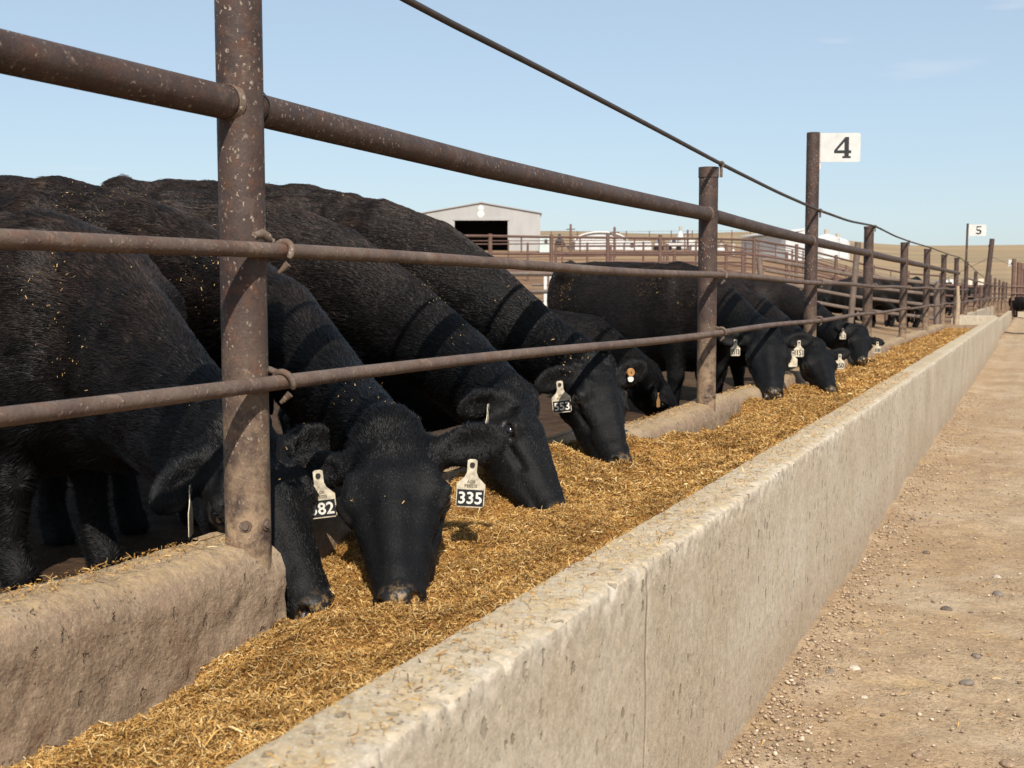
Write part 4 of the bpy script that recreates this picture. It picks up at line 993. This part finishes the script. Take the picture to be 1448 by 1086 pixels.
UP = V3(0, 0, 1)
def cow_geom(R, W, crest, P, Mz, hint, h=.011, S=1.0, ground=.16, ear=((.92, -.25, .10), (.92, -.25, .10)), hair_up=0, fat=1.0, HS=None, legs=True, thick=1.0, earw=False, legx=.97):
    """R rump top, W withers top, crest points down the neck, P poll, Mz muzzle tip, hint = way the forehead faces"""
    R, W, P, Mz = [np.array(q, float) for q in (R, W, P, Mz)]; crest = [np.array(q, float) for q in crest]
    hd = W - R; Lb = np.linalg.norm(hd[:2]); hdir = nrm(V3(hd[0], hd[1], 0)); lat = np.cross(UP, hdir)
    a = nrm(Mz - P); HL = np.linalg.norm(Mz - P); k = HL / .52 if HS is None else HS
    n = np.array(hint, float); n = nrm(n - a * (n @ a)); l = np.cross(a, n)
    if l @ lat < 0 and abs(l @ lat) > .05: pass
    pts = np.array([R - hdir * .2, W, P, Mz] + crest + [P + l * .36, P - l * .36])
    lo = pts.min(0) - .52 * S; hi = pts.max(0) + .42 * S; lo[2] = ground - .03; hi[2] = pts[:, 2].max() + .12
    f = Field(lo, hi, h)
    # trunk
    nodes = [(-.09, .11, .42, .13), (.02, .025, .61, .235), (.16, .004, .71, .285), (.38, .0, .80, .335), (.66, .0, .86, .345), (.88, .0, .86, .30), (1.03, .03, .78, .25), (1.16, .15, .62, .20)]
    N = []
    for fr, drop, hh, hw in nodes:
        top = R + (W - R) * fr - UP * drop * S; hh *= S; hw *= S * fat
        N.append((top - UP * hh / 2, (hw, hh / 2)))
    for (A, ha), (B, hb) in zip(N, N[1:]): f.seg(A, B, ha, hb, UP, UP, .010)
    f.ell(N[4][0] - UP * .10 * S, (hdir, lat, UP), (.50 * S, .375 * S * fat, .40 * S), .06)
    # hip bones and tail
    for sgn in (-1, 1):
        f.ell(R + hdir * .14 * S + lat * sgn * .19 * S - UP * .13 * S, (hdir, lat, UP), (.13 * S, .10 * S, .085 * S), .07)
        f.ell(R + hdir * .03 * S + lat * sgn * .14 * S - UP * .36 * S, (hdir, lat, UP), (.20 * S, .15 * S, .34 * S), .07)
        f.ell(R + (W - R) * .94 + lat * sgn * .19 * S - UP * .40 * S, (hdir, lat, UP), (.17 * S, .115 * S, .33 * S), .07)      # shoulder
    f.cone(R - hdir * .08 * S - UP * .04, R - hdir * .19 * S - UP * .22 * S, .045 * S, .035 * S, .03); f.cone(R - hdir * .19 * S - UP * .22 * S, R - hdir * .20 * S - UP * .78 * S, .032 * S, .028 * S, .02)
    # neck, hung from its crest line
    line = [W - hdir * .10 * S] + crest + [P - a * .02]
    m = len(line); NK = []
    for i, c in enumerate(line):
        q = i / (m - 1); t = nrm(line[min(i + 1, m - 1)] - line[max(i - 1, 0)])
        nn = nrm(UP * .9 + n * .5 * q - t * ((UP * .9 + n * .5 * q) @ t))
        hh = (.31 + (.125 - .31) * q ** .75) * S * thick; hw = (.215 + (.105 - .215) * q ** .8) * S
        NK.append((c - nn * hh * .97, (hw, hh), nn))
    f2 = Field(lo, hi, h)                              # neck and skull are laid down apart, so the joints do not swell
    for (A, ha, na), (B, hb, nb) in zip(NK, NK[1:]): f2.seg(A, B, ha, hb, na, nb, .010)
    q = np.clip(.5 + .5 * (f2.F - f.F) / .06, 0, 1); f.F = f2.F + (f.F - f2.F) * q - .06 * q * (1 - q); del f2, q
    mid = NK[m // 2]
    f.cone(W + hdir * .22 * S - UP * .66 * S, mid[0] - mid[2] * mid[1][1] * .75, .10 * S, .06 * S, .08)      # brisket and dewlap
    f.ell(W + hdir * .14 * S - UP * .62 * S, (hdir, lat, UP), (.17 * S, .17 * S, .20 * S), .08)
    # head
    H = lambda x, y, z: P + a * (x * k) + l * (y * k) + n * (z * k)
    sk = [(-.01, -.085, .066, .08), (.07, -.095, .102, .098), (.17, -.098, .119, .105), (.26, -.094, .101, .096), (.35, -.080, .076, .078), (.425, -.064, .060, .060), (.485, -.055, .056, .052)]
    HN = [(H(x, 0, z), (w * k, hh * k)) for x, z, w, hh in sk]
    for (A, ha), (B, hb) in zip(HN, HN[1:]): f.seg(A, B, ha, hb, n, n, .014 * k)
    f.cone(H(.17, 0, -.022), H(.43, 0, -.034), .034 * k, .030 * k, .02 * k)
    f.ell(H(.0, 0, -.045), (a, l, n), (.06 * k, .075 * k, .05 * k), .03 * k)
    f.cone(H(.10, 0, -.20), H(.30, 0, -.155), .055 * k, .047 * k, .05 * k); f.cone(H(.30, 0, -.155), H(.45, 0, -.105), .047 * k, .042 * k, .03 * k)
    for sg in (-1, 1):
        f.ell(H(.13, sg * .062, -.155), (a, l, n), (.115 * k, .042 * k, .085 * k), .03 * k)
        f.ell(H(.30, sg * .048, -.12), (a, l, n), (.12 * k, .020 * k, .05 * k), .03 * k)
        f.cone(H(.145, sg * .093, -.035), H(.20, sg * .100, -.045), .022 * k, .020 * k, .03 * k)
        f.ell(H(.200, sg * 0.122, -.080), (a, l, n), (.036 * k, .024 * k, .026 * k), .012 * k, True)
        f.cone(H(.165, sg * 0.117, -.066), H(.198, sg * 0.126, -.052), .011 * k, .012 * k, .010 * k); f.cone(H(.198, sg * 0.126, -.052), H(.236, sg * 0.110, -.066), .012 * k, .008 * k, .010 * k)
        f.cone(H(.165, sg * 0.115, -.088), H(.200, sg * 0.119, -.104), .009 * k, .009 * k, .010 * k); f.cone(H(.200, sg * 0.119, -.104), H(.238, sg * 0.105, -.090), .009 * k, .006 * k, .010 * k)
        f.cone(H(.250, sg * .094, -.100), H(.33, sg * .074, -.085), .009 * k, .006 * k, .025 * k, True)
        f.cone(H(.06, sg * .118, -.045), H(.13, sg * .122, -.052), .022 * k, .016 * k, .03 * k, True)
        f.cone(H(.24, sg * .064, -.004), H(.40, sg * .047, -.004), .009 * k, .007 * k, .03 * k, True)
    f.ell(H(.487, 0, -.048), (a, l, n), (.034 * k, .056 * k, .046 * k), .018 * k)
    f.ell(H(.455, 0, -.108), (a, l, n), (.05 * k, .052 * k, .032 * k), .02 * k)
    for sg in (-1, 1):
        f.ell(H(.510, sg * .043, -.032), (nrm(a + l * sg * .5), nrm(l - a * sg * .5), n), (.034 * k, .015 * k, .020 * k), .006 * k, True)
        f.cone(H(.50, sg * .045, -.088), H(.36, sg * .078, -.105), .006 * k, .005 * k, .01 * k, True)
    # ears
    ears = []
    for sg, (el, ea, en_) in zip((1, -1), ear):
        base = H(.055, sg * .098, -.085); d = nrm(V3(el, ea, en_)) if earw else nrm(l * sg * el + a * ea + n * en_)
        nn = nrm(n * .75 + a * .55 - UP * .0); nn = nrm(nn - d * (nn @ d)); ww = np.cross(nn, d); L = .172 * k
        f.cone(base - d * .01, base + d * L * .3, .036 * k, .030 * k, .03 * k)
        f.ell(base + d * L * .58, (d, ww, nn), (L * .54, .053 * k, .018 * k), .020 * k)
        f.ell(base + d * L * .62 + nn * .028 * k, (d, ww, nn), (L * .42, .036 * k, .024 * k), .006 * k, True)
        ears.append((base, d, ww, nn, L))
    # legs
    if legs:
        for fr, sg, st in ((legx, 1, .05), (legx + .03, -1, -.04)):
            t = R + (W - R) * fr; e = V3(t[0], t[1], 0) + lat * sg * .165 * S; z0 = ground; Ht = t[2] - z0
            x = hdir * st * S
            f.cone(e + UP * (z0 + Ht * .52), e + x * .3 + UP * (z0 + Ht * .31), .105 * S, .066 * S, .06)
            f.cone(e + x * .3 + UP * (z0 + Ht * .31), e + x + UP * (z0 + Ht * .10), .062 * S, .046 * S, .025)
            f.ell(e + x * .3 + hdir * .012 + UP * (z0 + Ht * .30), (hdir, lat, UP), (.062 * S, .056 * S, .075 * S), .03)
            f.cone(e + x + UP * (z0 + Ht * .10), e + x + hdir * .04 * S + UP * (z0 + .045), .052 * S, .060 * S, .02)
        for sg, st in ((1, -.06), (-1, .05)):
            t = R + hdir * .10 * S; e = V3(t[0], t[1], 0) + lat * sg * .17 * S + hdir * st; z0 = ground; Ht = t[2] - z0
            stf = e + hdir * .16 * S + UP * (z0 + Ht * .54); hk = e - hdir * .15 * S + UP * (z0 + Ht * .35); ft = e - hdir * .10 * S + UP * (z0 + Ht * .10)
            f.cone(stf, hk, .13 * S, .062 * S, .08); f.cone(hk, ft, .060 * S, .046 * S, .025); f.cone(ft, ft + hdir * .05 * S + UP * (z0 + .045 - ft[2]), .052 * S, .060 * S, .02)
    V, Q = f.mesh(); V = relax(V.astype(float), Q, 2, .45)
    V[:, 2] = np.maximum(V[:, 2], ground)
    info = dict(a=a, l=l, n=n, k=k, H=H, ears=ears, line=[Mz, P] + crest[::-1] + [W, R], hdir=hdir, lat=lat, R=R, W=W, P=P, M=Mz, S=S)
    return V, Q, info

def vnormals(V, Q):
    n = np.cross(V[Q[:, 2]] - V[Q[:, 0]], V[Q[:, 3]] - V[Q[:, 1]]); N = np.zeros_like(V)
    for a in range(4): np.add.at(N, Q[:, a], n)
    return N / (np.linalg.norm(N, axis=1)[:, None] + 1e-9)

def flow_at(X, line):
    """hair lies from the muzzle back along the animal, sagging down the flanks"""
    best = np.full(len(X), 9.0); D = np.zeros_like(X)
    for A, B in zip(line, line[1:]):
        d = B - A; L2 = d @ d; t = np.clip(((X - A) @ d) / L2, 0, 1); q = np.linalg.norm(X - A - t[:, None] * d, axis=1)
        m = q < best; best[m] = q[m]; D[m] = nrm(d)
    return D

def dust_of(V, info):
    z = V[:, 2]; top = info['W'][2]
    hd = np.linalg.norm(V - info['P'], axis=1)
    return sstep(top - .75, top - .05, z) * sstep(.15, .6, hd) * (1 if info['S'] > .85 else .2)

def make_coat(body, V, Q, info, count, hair_len, seed, rad=.00085):
    r = np.random.default_rng(seed)
    n = np.cross(V[Q[:, 2]] - V[Q[:, 0]], V[Q[:, 3]] - V[Q[:, 1]]); A = np.linalg.norm(n, axis=1) / 2
    fc = V[Q].mean(1)
    rel = fc - info['W']; back = rel @ info['hdir']
    wgt = A * (1 + 1.2 * sstep(-.7, .1, back)) * (1 + .9 * sstep(.35, .1, np.linalg.norm(fc - info['P'], axis=1))) * (.35 + .65 * sstep(.45, .8, fc[:, 2] + .0 * A))
    wgt *= np.where(n[:, 2] < -.6 * 2 * A, .35, 1)
    tipd = np.linalg.norm(fc - (info['M'] - info['n'] * .05), axis=1); wgt *= sstep(.05, .10, tipd) * .97 + .0
    for sg in (-1, 1): wgt *= sstep(.030, .044, np.linalg.norm(fc - info['H'](.200, sg * .110, -.079), axis=1))
    pick = r.choice(len(Q), count, p=wgt / wgt.sum()); q = V[Q[pick]]
    u, v = r.random(count)[:, None], r.random(count)[:, None]
    X = q[:, 0] * (1 - u) * (1 - v) + q[:, 1] * u * (1 - v) + q[:, 2] * u * v + q[:, 3] * (1 - u) * v
    VN = vnormals(V, Q); N = nrm1(VN[Q[pick]].mean(1))
    D = flow_at(X, info['line']) + V3(0, 0, -.45)
    cl = np.stack([fbm(X, 17, 2, seed), fbm(X, 17, 2, seed + 9), fbm(X, 17, 2, seed + 17)], -1)
    fine = np.stack([fbm(X, 60, 2, seed + 3), fbm(X, 60, 2, seed + 5), fbm(X, 60, 2, seed + 7)], -1)
    D = nrm1(D + cl * .22); D = nrm1(D - N * (D * N).sum(1)[:, None])
    Y = X - D * ((X - info['W']) * D).sum(1)[:, None] * .86           # drawn out along the lie of the hair: locks
    lock = fbm(Y, 52, 2, seed + 21); lock2 = fbm(Y, 38, 2, seed + 33); side = nrm1(np.cross(N, D))
    D = D + side * (lock2 * .34)[:, None] + fine * .07 + r.normal(0, .05, X.shape); D = nrm1(D - N * (D * N).sum(1)[:, None])
    hd = np.linalg.norm(X - info['P'], axis=1); md = np.linalg.norm(X - info['M'], axis=1); axd = (X - info['P']) @ info['a']
    on_head = sstep(.05, .20, axd)
    L = hair_len * 1.15 * (.7 + .6 * r.random(count)) * (1 - .62 * on_head) * (1 + .15 * cl[:, 0] + .25 * lock)
    L *= np.where((np.linalg.norm(X - info['H'](-.01, 0, -.02), axis=1) < .11), 1.05, 1)
    for bs, d, ww, nn, EL in info['ears']:
        ed = np.linalg.norm(X - (bs + d * EL * .6), axis=1); L = np.where(ed < EL * .6, np.maximum(L * .5, hair_len * .30), L)
    # a rougher ridge of hair along the crest
    L *= 1 + .5 * sstep(.75, .97, N[:, 2]) * (1 - on_head)
    rise = (.10 + .13 * r.random(count) + .14 * np.abs(cl[:, 1]))[:, None]
    p0 = X - N * .001; d1 = nrm1(D + N * rise * 1.5); d2 = nrm1(D + N * rise * .5 + V3(0, 0, -.10)); d3 = nrm1(D - N * .05 + V3(0, 0, -.25))
    p1 = p0 + d1 * (L * .35)[:, None]; p2 = p1 + d2 * (L * .35)[:, None]; p3 = p2 + d3 * (L * .30)[:, None]
    base = wloc(body)
    pos = (np.stack([p0, p1, p2, p3], 1) - base).astype(np.float32).reshape(-1)
    cu = bpy.data.hair_curves.new('coat'); cu.add_curves([4] * count)
    cu.attributes['position'].data.foreach_set('vector', pos)
    rr = np.tile(np.array([1, .85, .6, .15]) * rad, count).astype(np.float32)
    at = cu.attributes.get('radius') or cu.attributes.new('radius', 'FLOAT', 'POINT'); at.data.foreach_set('value', rr)
    at = cu.attributes.new('dust', 'FLOAT', 'CURVE'); at.data.foreach_set('value', (dust_of(X, info) * (.5 + .7 * r.random(count))).astype(np.float32))
    at = cu.attributes.new('tone', 'FLOAT', 'CURVE'); at.data.foreach_set('value', np.clip(.56 + .42 * lock + .20 * cl[:, 2] + r.normal(0, .13, count), 0, 1).astype(np.float32))
    cu.materials.append(M['coat'])
    o = bpy.data.objects.new('coat', cu); COL.objects.link(o); o.parent = body
    return o
def nrm1(a): return a / (np.linalg.norm(a, axis=1)[:, None] + 1e-9)

def make_cow(label, geo, coat=0, hair_len=.026, seed=1, flecks=0, tags=(), eyes=True, group='black cattle feeding along the bunk', noseglow=True):
    V, Q, info = geo
    loc = V3(*((info['R'] + info['W'])[:2] / 2), V[:, 2].min())
    tip = info['H'](.495, 0, -.05); nose = 1 - sstep(.040 * info['k'], .060 * info['k'], np.linalg.norm(V - tip, axis=1))
    skin = 0
    for sg in (-1, 1): skin = skin + 1 - sstep(.034, .048, np.linalg.norm(V - info['H'](.200, sg * .110, -.079), axis=1) / info['k'])
    dust = dust_of(V, info); mi = np.zeros(len(Q), int); F = Q; VV = V
    if flecks:
        r = np.random.default_rng(seed + 50); flecks = int(flecks * .6); VN = vnormals(V, Q); fc = V[Q].mean(1); fnn = nrm1(VN[Q].mean(1))
        w = np.maximum(0, fbm(fc, 3.2, 3, seed + 5) - .12) ** 1.5 * (fnn[:, 2] > -.1) * sstep(.5, 1.0, fc[:, 2]) + 1e-5 * (fnn[:, 2] > .1)
        w *= np.linalg.norm(np.cross(V[Q[:, 2]] - V[Q[:, 0]], V[Q[:, 3]] - V[Q[:, 1]]), axis=1)
        i = r.choice(len(Q), flecks, p=w / w.sum()); c = fc[i] + fnn[i] * hair_len * .55 + r.normal(0, .006, (flecks, 3))
        d = nrm1(r.normal(0, 1, (flecks, 3))); d = nrm1(d - fnn[i] * (d * fnn[i]).sum(1)[:, None] * .8); s = nrm1(np.cross(d, fnn[i] + r.normal(0, .4, (flecks, 3))))
        L = (.0012 + .0055 * r.random(flecks) ** 4)[:, None]; wd = (.0007 + .0010 * r.random(flecks) ** 2)[:, None]
        fv = np.stack([c - d * L - s * wd, c + d * L - s * wd, c + d * L + s * wd, c - d * L + s * wd], 1).reshape(-1, 3)
        ff = np.arange(len(fv)).reshape(-1, 4) + len(V)
        VV = np.concatenate([V, fv]); F = np.concatenate([Q, ff]); mi = np.concatenate([mi, np.ones(flecks, int)])
        nose = np.concatenate([nose, np.zeros(len(fv))]); dust = np.concatenate([dust, np.zeros(len(fv))]); skin = np.concatenate([skin, np.zeros(len(fv))])
    body = mesh_obj('cow', VV, F, [M['hide'], M['fleck']], loc=loc, mi=mi, attrs={'dust': dust, 'nose': nose, 'skin': skin})
    tag(body, label, 'cow', group)
    k = info['k']
    if eyes:
        for sg in (-1, 1):
            e = MB(); c = info['H'](.200, sg * .108, -.079); rr = .0235 * k
            sv = SV * rr + c; e.add(sv, [tuple(q) for q in SF]); o = e.build('eye', M['eye'], body, smooth=True)
    if coat: make_coat(body, V, Q, info, coat, hair_len, seed)
    for tg in tags: ear_tag(body, info, *tg)
    return body, info

def ear_tag(body, info, side, number, facing, size=1.0, style='panel', along=.52, lbl=None, off=(0, 0, 0), roll=0):
    """a flag tag hanging below the ear; facing = way its printed face looks"""
    base, d, ww, nn, L = info['ears'][0 if side > 0 else 1]
    top = base + d * L * along + np.array(off, float) - UP * .016 * size + nrm(np.array(facing, float)) * .030
    nrmv = nrm(np.array(facing, float)); up = nrm(UP - nrmv * (UP @ nrmv)); ax = np.cross(up, nrmv); rr_ = math.radians(roll); ax, up = ax * math.cos(rr_) + up * math.sin(rr_), up * math.cos(rr_) - ax * math.sin(rr_)
    w, h, nk = .082 * size, .074 * size, .050 * size
    mb = MB(); O = top
    prof = [(-.014 * size, .012), (-.008, .016), (.008, .016), (.014 * size, .012), (.014 * size, -nk * .45), (.020 * size, -nk * .72), (w / 2, -nk * 1.12), (w / 2, -nk - h + .006), (w / 2 - .006, -nk - h), (-w / 2 + .006, -nk - h), (-w / 2, -nk - h + .006), (-w / 2, -nk * 1.12), (-.020 * size, -nk * .72), (-.014 * size, -nk * .45)]
    if style != 'button': mb.prism(prof, O, ax, up, nrmv, .0022, 0)
    F0 = O + nrmv * .0026
    if style == 'panel':
        y1 = -nk - h * .30; y0 = -nk - h + .004
        mb.prism([(-w / 2 + .003, y0), (w / 2 - .003, y0), (w / 2 - .003, y1), (-w / 2 + .003, y1)], F0, ax, up, nrmv, .0006, 1)
        def write(txt, cy, hgt, m, lift, bold=0, mw=None):
            v, f = text_mesh(txt, 1.0); v = np.array(v); 
            sx = hgt / (v[:, 1].max() - v[:, 1].min()); sw = (mw / (v[:, 0].max() - v[:, 0].min())) if mw else sx
            v = (v - (v.max(0) + v.min(0)) / 2) * V3(sw, sx, 1)[:2]
            offs = [(0, 0)] if not bold else [(-bold, 0), (bold, 0), (0, bold), (0, -bold)]
            for q, (ox, oy) in enumerate(offs):
                mb.add([F0 + ax * (x + ox) + up * (y + cy + oy) + nrmv * (lift + q * .00008) for x, y in v], f, m)
        write(number, (y0 + y1) / 2, (y1 - y0) * .70, 2, .0010, .0011 * size, w * .80)
        write('AGR', -nk * .98, .0085 * size, 3, .0006, .0002, .024 * size); write('FEEDS', -nk * 1.22, .0085 * size, 3, .0006, .0002, .036 * size)
    elif style == 'plain':
        v, f = text_mesh(number, 1.0); v = np.array(v); v = (v - (v.max(0) + v.min(0)) / 2)
        s1 = h * .62 / (v[:, 1].max() - v[:, 1].min()); s2 = w * .86 / (v[:, 0].max() - v[:, 0].min())
        for q, ox in enumerate((-.0014, 0, .0014)): mb.add([F0 + ax * (x * s2 + ox) + up * (y * s1 - nk - h * .52) + nrmv * (.0006 + q * .00008) for x, y in v], f, 1)
    if style == 'button': mb.tube([O - nrmv * .004, O + nrmv * .006], [.020, .017], 12, m=0); mb.tube([O - up * .03 - nrmv * .004, O - up * .03 + nrmv * .003], [.014, .014], 10, m=2)
    mb.tube([O - nrmv * .004, O + nrmv * .007], [.0085 * size, .007 * size], 10, m=4)
    mats = [M['tagw'] if style not in ('orange', 'button') else M['tago'], M['tagb'], M['tagt'], M['tagd'], M['hoof']]
    o = mb.build('ear_tag', mats, body)
    if lbl: o['label'] = lbl
    # a slight curl along the flag
    return o

toward = nrm(V3(0, 0, 1.2) - V3(-1.6, 3, .8)); toward[2] = -.05
# nearest animal, head passing behind the first post
G = cow_geom((-4.35, 3.42, 1.56), (-3.05, 3.33, 1.45), [(-2.80, 3.22, 1.33), (-2.56, 3.08, 1.19), (-2.30, 2.95, 1.02)], (-2.03, 2.84, .85), (-1.66, 2.665, .375), (.75, -.35, .35), thick=1.36, legx=.84, S=1.05, h=.011, ground=.17, earw=True, ear=((-.05, -.80, -.42), (.3, .9, .1)))
make_cow('nearest black cow with its head passing behind the thick rusty post', G, 210000, .030, 11, 500, [(1, '61', (.865, .50, 0), 1.0, 'blank', .55, 'thin tag seen edge on')] )
# the one facing the lens
G = cow_geom((-5.05, 4.12, 1.80), (-3.58, 3.92, 1.645), [(-3.20, 3.88, 1.55), (-2.92, 3.82, 1.45), (-2.72, 3.76, 1.35), (-2.38, 3.58, 1.22), (-2.06, 3.38, .99)], (-1.69, 3.03, .835), (-1.445, 2.64, .425), (.30, -.85, .35), thick=1.15, h=.010, ground=.17, S=1.04, ear=((.95, -.05, .05), (.95, -.02, .05)))
make_cow('black cow facing forward with tag 335 on one ear, the other tag half hidden', G, 260000, .028, 22, 900, [(-1, '335', toward, 1.0, 'panel', .50, None, (.014, 0, -.030), -4), (1, '382', toward, 1.0, 'panel', .62, None, (.030, .0, .014), 6)])
G = cow_geom((-4.9, 4.45, 1.735), (-3.42, 4.54, 1.65), [(-3.05, 4.56, 1.588), (-2.70, 4.57, 1.46), (-2.35, 4.52, 1.235), (-2.03, 4.38, 1.035)], (-1.68, 4.04, .855), (-1.41, 3.80, .455), (1, .25, .4), h=.0105, ground=.17, S=1.06, earw=True, ear=((-.30, -.80, -.10), (-.75, .55, .35)))
make_cow('black cow in profile nosing the hay between tags 335 and 553', G, 200000, .027, 33, 1500, [(1, '47', (.95, .22, -.05), .9, 'blank', .5, 'narrow tag seen edge on')])
G = cow_geom((-4.55, 5.38, 1.84), (-3.28, 5.28, 1.718), [(-2.88, 5.23, 1.632), (-2.58, 5.25, 1.52), (-2.35, 5.27, 1.35), (-2.05, 5.26, 1.09)], (-1.76, 5.13, .925), (-1.535, 4.84, .485), (.85, -.40, .35), h=.0105, ground=.19, S=1.10, earw=True, ear=((-.55, -.75, -.30), (.65, .65, .35)))
make_cow('black cow with tag 553 lifting its muzzle just off the hay', G, 200000, .027, 44, 1200, [(1, '553', (.42, -.9, -.05), 1.0, 'panel', .55, None, (.03, -.01, .0), 6), (-1, '9', (.6, -.8, -.1), .5, 'button', .6, 'small orange button tag', (.0, -.012, .02))])
G = cow_geom((-4.0, 6.1, 1.12), (-2.95, 6.45, 1.13), [(-2.65, 6.7, 1.10), (-2.40, 6.93, 1.05), (-2.22, 7.08, .88)], (-2.14, 7.3, .74), (-2.02, 7.62, .36), (.9, .3, .4), h=.015, ground=.12, S=.80, ear=((.9, -.2, 0), (.9, -.2, 0)))
make_cow('smaller black calf with lowered head beside the second post, behind the curb', G, 26000, .026, 55, 300, [(1, '5', (.9, -.1, 0), .6, 'orange', .5, 'tan tag seen edge on')])
G = cow_geom((-3.85, 10.5, 1.50), (-2.55, 9.70, 1.43), [(-2.32, 9.52, 1.33), (-2.12, 9.32, 1.19), (-1.95, 9.15, 1.06)], (-1.79, 8.96, .965), (-1.64, 8.53, .50), (.35, -.9, .3), h=.0135, ground=.14, S=1.0, ear=((.92, -.05, .1), (.9, -.1, .1)))
make_cow('black cow right behind the second post, tagged in both ears, hay on its flank', G, 60000, .026, 66, 1100, [(1, '5512', (.42, -.9, 0), .85, 'plain', .5), (-1, '1151', (.3, -.95, 0), .85, 'plain', .55)])
G = cow_geom((-3.8, 11.6, 1.36), (-2.55, 11.1, 1.30), [(-2.25, 10.85, 1.18), (-2.0, 10.55, 1.02), (-1.78, 10.2, .90)], (-1.585, 9.93, .815), (-1.385, 9.55, .455), (.5, -.8, .4), h=.0145, ground=.14, S=.93, ear=((.92, -.15, .15), (.9, -.1, .1)))
make_cow('black cow eating head down just past the tall numbered post', G, 30000, .025, 77, 150, [(-1, '250', (.3, -.95, 0), .85, 'plain', .55), (1, '16', (.5, -.8, 0), .9, 'blank', .5)])
P7 = onx(1220, 463, -1.62); M7 = onx(1224, 521, -1.52)
G = cow_geom((-4.1, 14.2, 1.42), (-2.75, 13.9, 1.37), [(-2.45, 13.75, 1.27), (-2.15, 13.5, 1.08), (-1.85, 13.1, .90)], P7, M7, (.55, -.8, .35), h=.016, ground=.14, S=.97, HS=1.0, ear=((.92, -.1, .12), (.92, -.05, .12)))
make_cow('farthest black cow with its head in the bunk, both ears spread', G, 24000, .025, 88, 100, [(-1, '88', (.3, -.95, 0), .85, 'plain', .6), (1, '52', (.4, -.9, 0), .8, 'plain', .6)])

# herd standing farther back
Gs = cow_geom((-.65, 0, 1.38), (.60, 0, 1.36), [(.85, 0, 1.38), (1.03, .02, 1.42)], (1.18, .04, 1.46), (1.52, .10, 1.20), (.6, 0, .8), h=.022, ground=0)
Gd = cow_geom((-.65, 0, 1.38), (.60, 0, 1.36), [(.85, 0, 1.18), (1.03, .02, .98)], (1.20, .04, .82), (1.42, .10, .38), (.9, 0, .4), h=.022, ground=0)
protos = []
for G in (Gs, Gd):
    V, Q, info = G; o = mesh_obj('cow', V, Q, [M['hide']], attrs={'dust': dust_of(V, info), 'nose': np.zeros(len(V))}); protos.append(o)
herd = [(1264, 394, 35, 1, 176, 'dark cow close behind the pale divider fence, nearest the bunk posts'), (1226, 391, 34, 1, 186, 'dark cow seen through the divider rails left of the leaning post'), (1178, 396, 35, 0, 12, 'low dark cow back just showing over the divider fence'),
        (1296, 396, 40, 0, 100, 'dark cow end on behind two close fence posts of the next pen'), (1318, 398, 50, 1, 195, 'dark cow standing in the next pen along'), (1352, 403, 72, 0, 160, 'dark cow among the far posts past the 5 board'), (1244, 394, 39, 0, 20, 'dark cow deeper in the pen between two posts'),
        (1440, 419, 62, 1, -60, 'tiny black cow at the far end of the lane'), (1446, 418, 66, 1, -70, 'second tiny black cow at the very edge at the lane end'), (1375, 405, 85, 1, 190, 'dark cow in the farthest visible pen'),
        (1285, 397, 42, 1, 10, 'dark cow turned away from the bunk behind the middle posts'), (1205, 397, 38, 1, 5, 'dark cow behind the leaning divider post, facing away')]
used = [False, False]
for u, v0, dep, kind, rot, lb in herd:
    p = gnd(u, dep); z = atd(u, v0, dep)[2]; s = 1.0
    o = protos[kind] if not used[kind] else protos[kind].copy()
    if used[kind]: COL.objects.link(o)
    used[kind] = True
    o.scale = (.78,) * 3 if dep in (62, 66) else (1,) * 3
    o.location = (p[0], p[1], z - 1.40 * o.scale[2]); o.rotation_euler = (0, 0, math.radians(rot))
    tag(o, lb, 'cow', 'cattle standing in the pens behind')
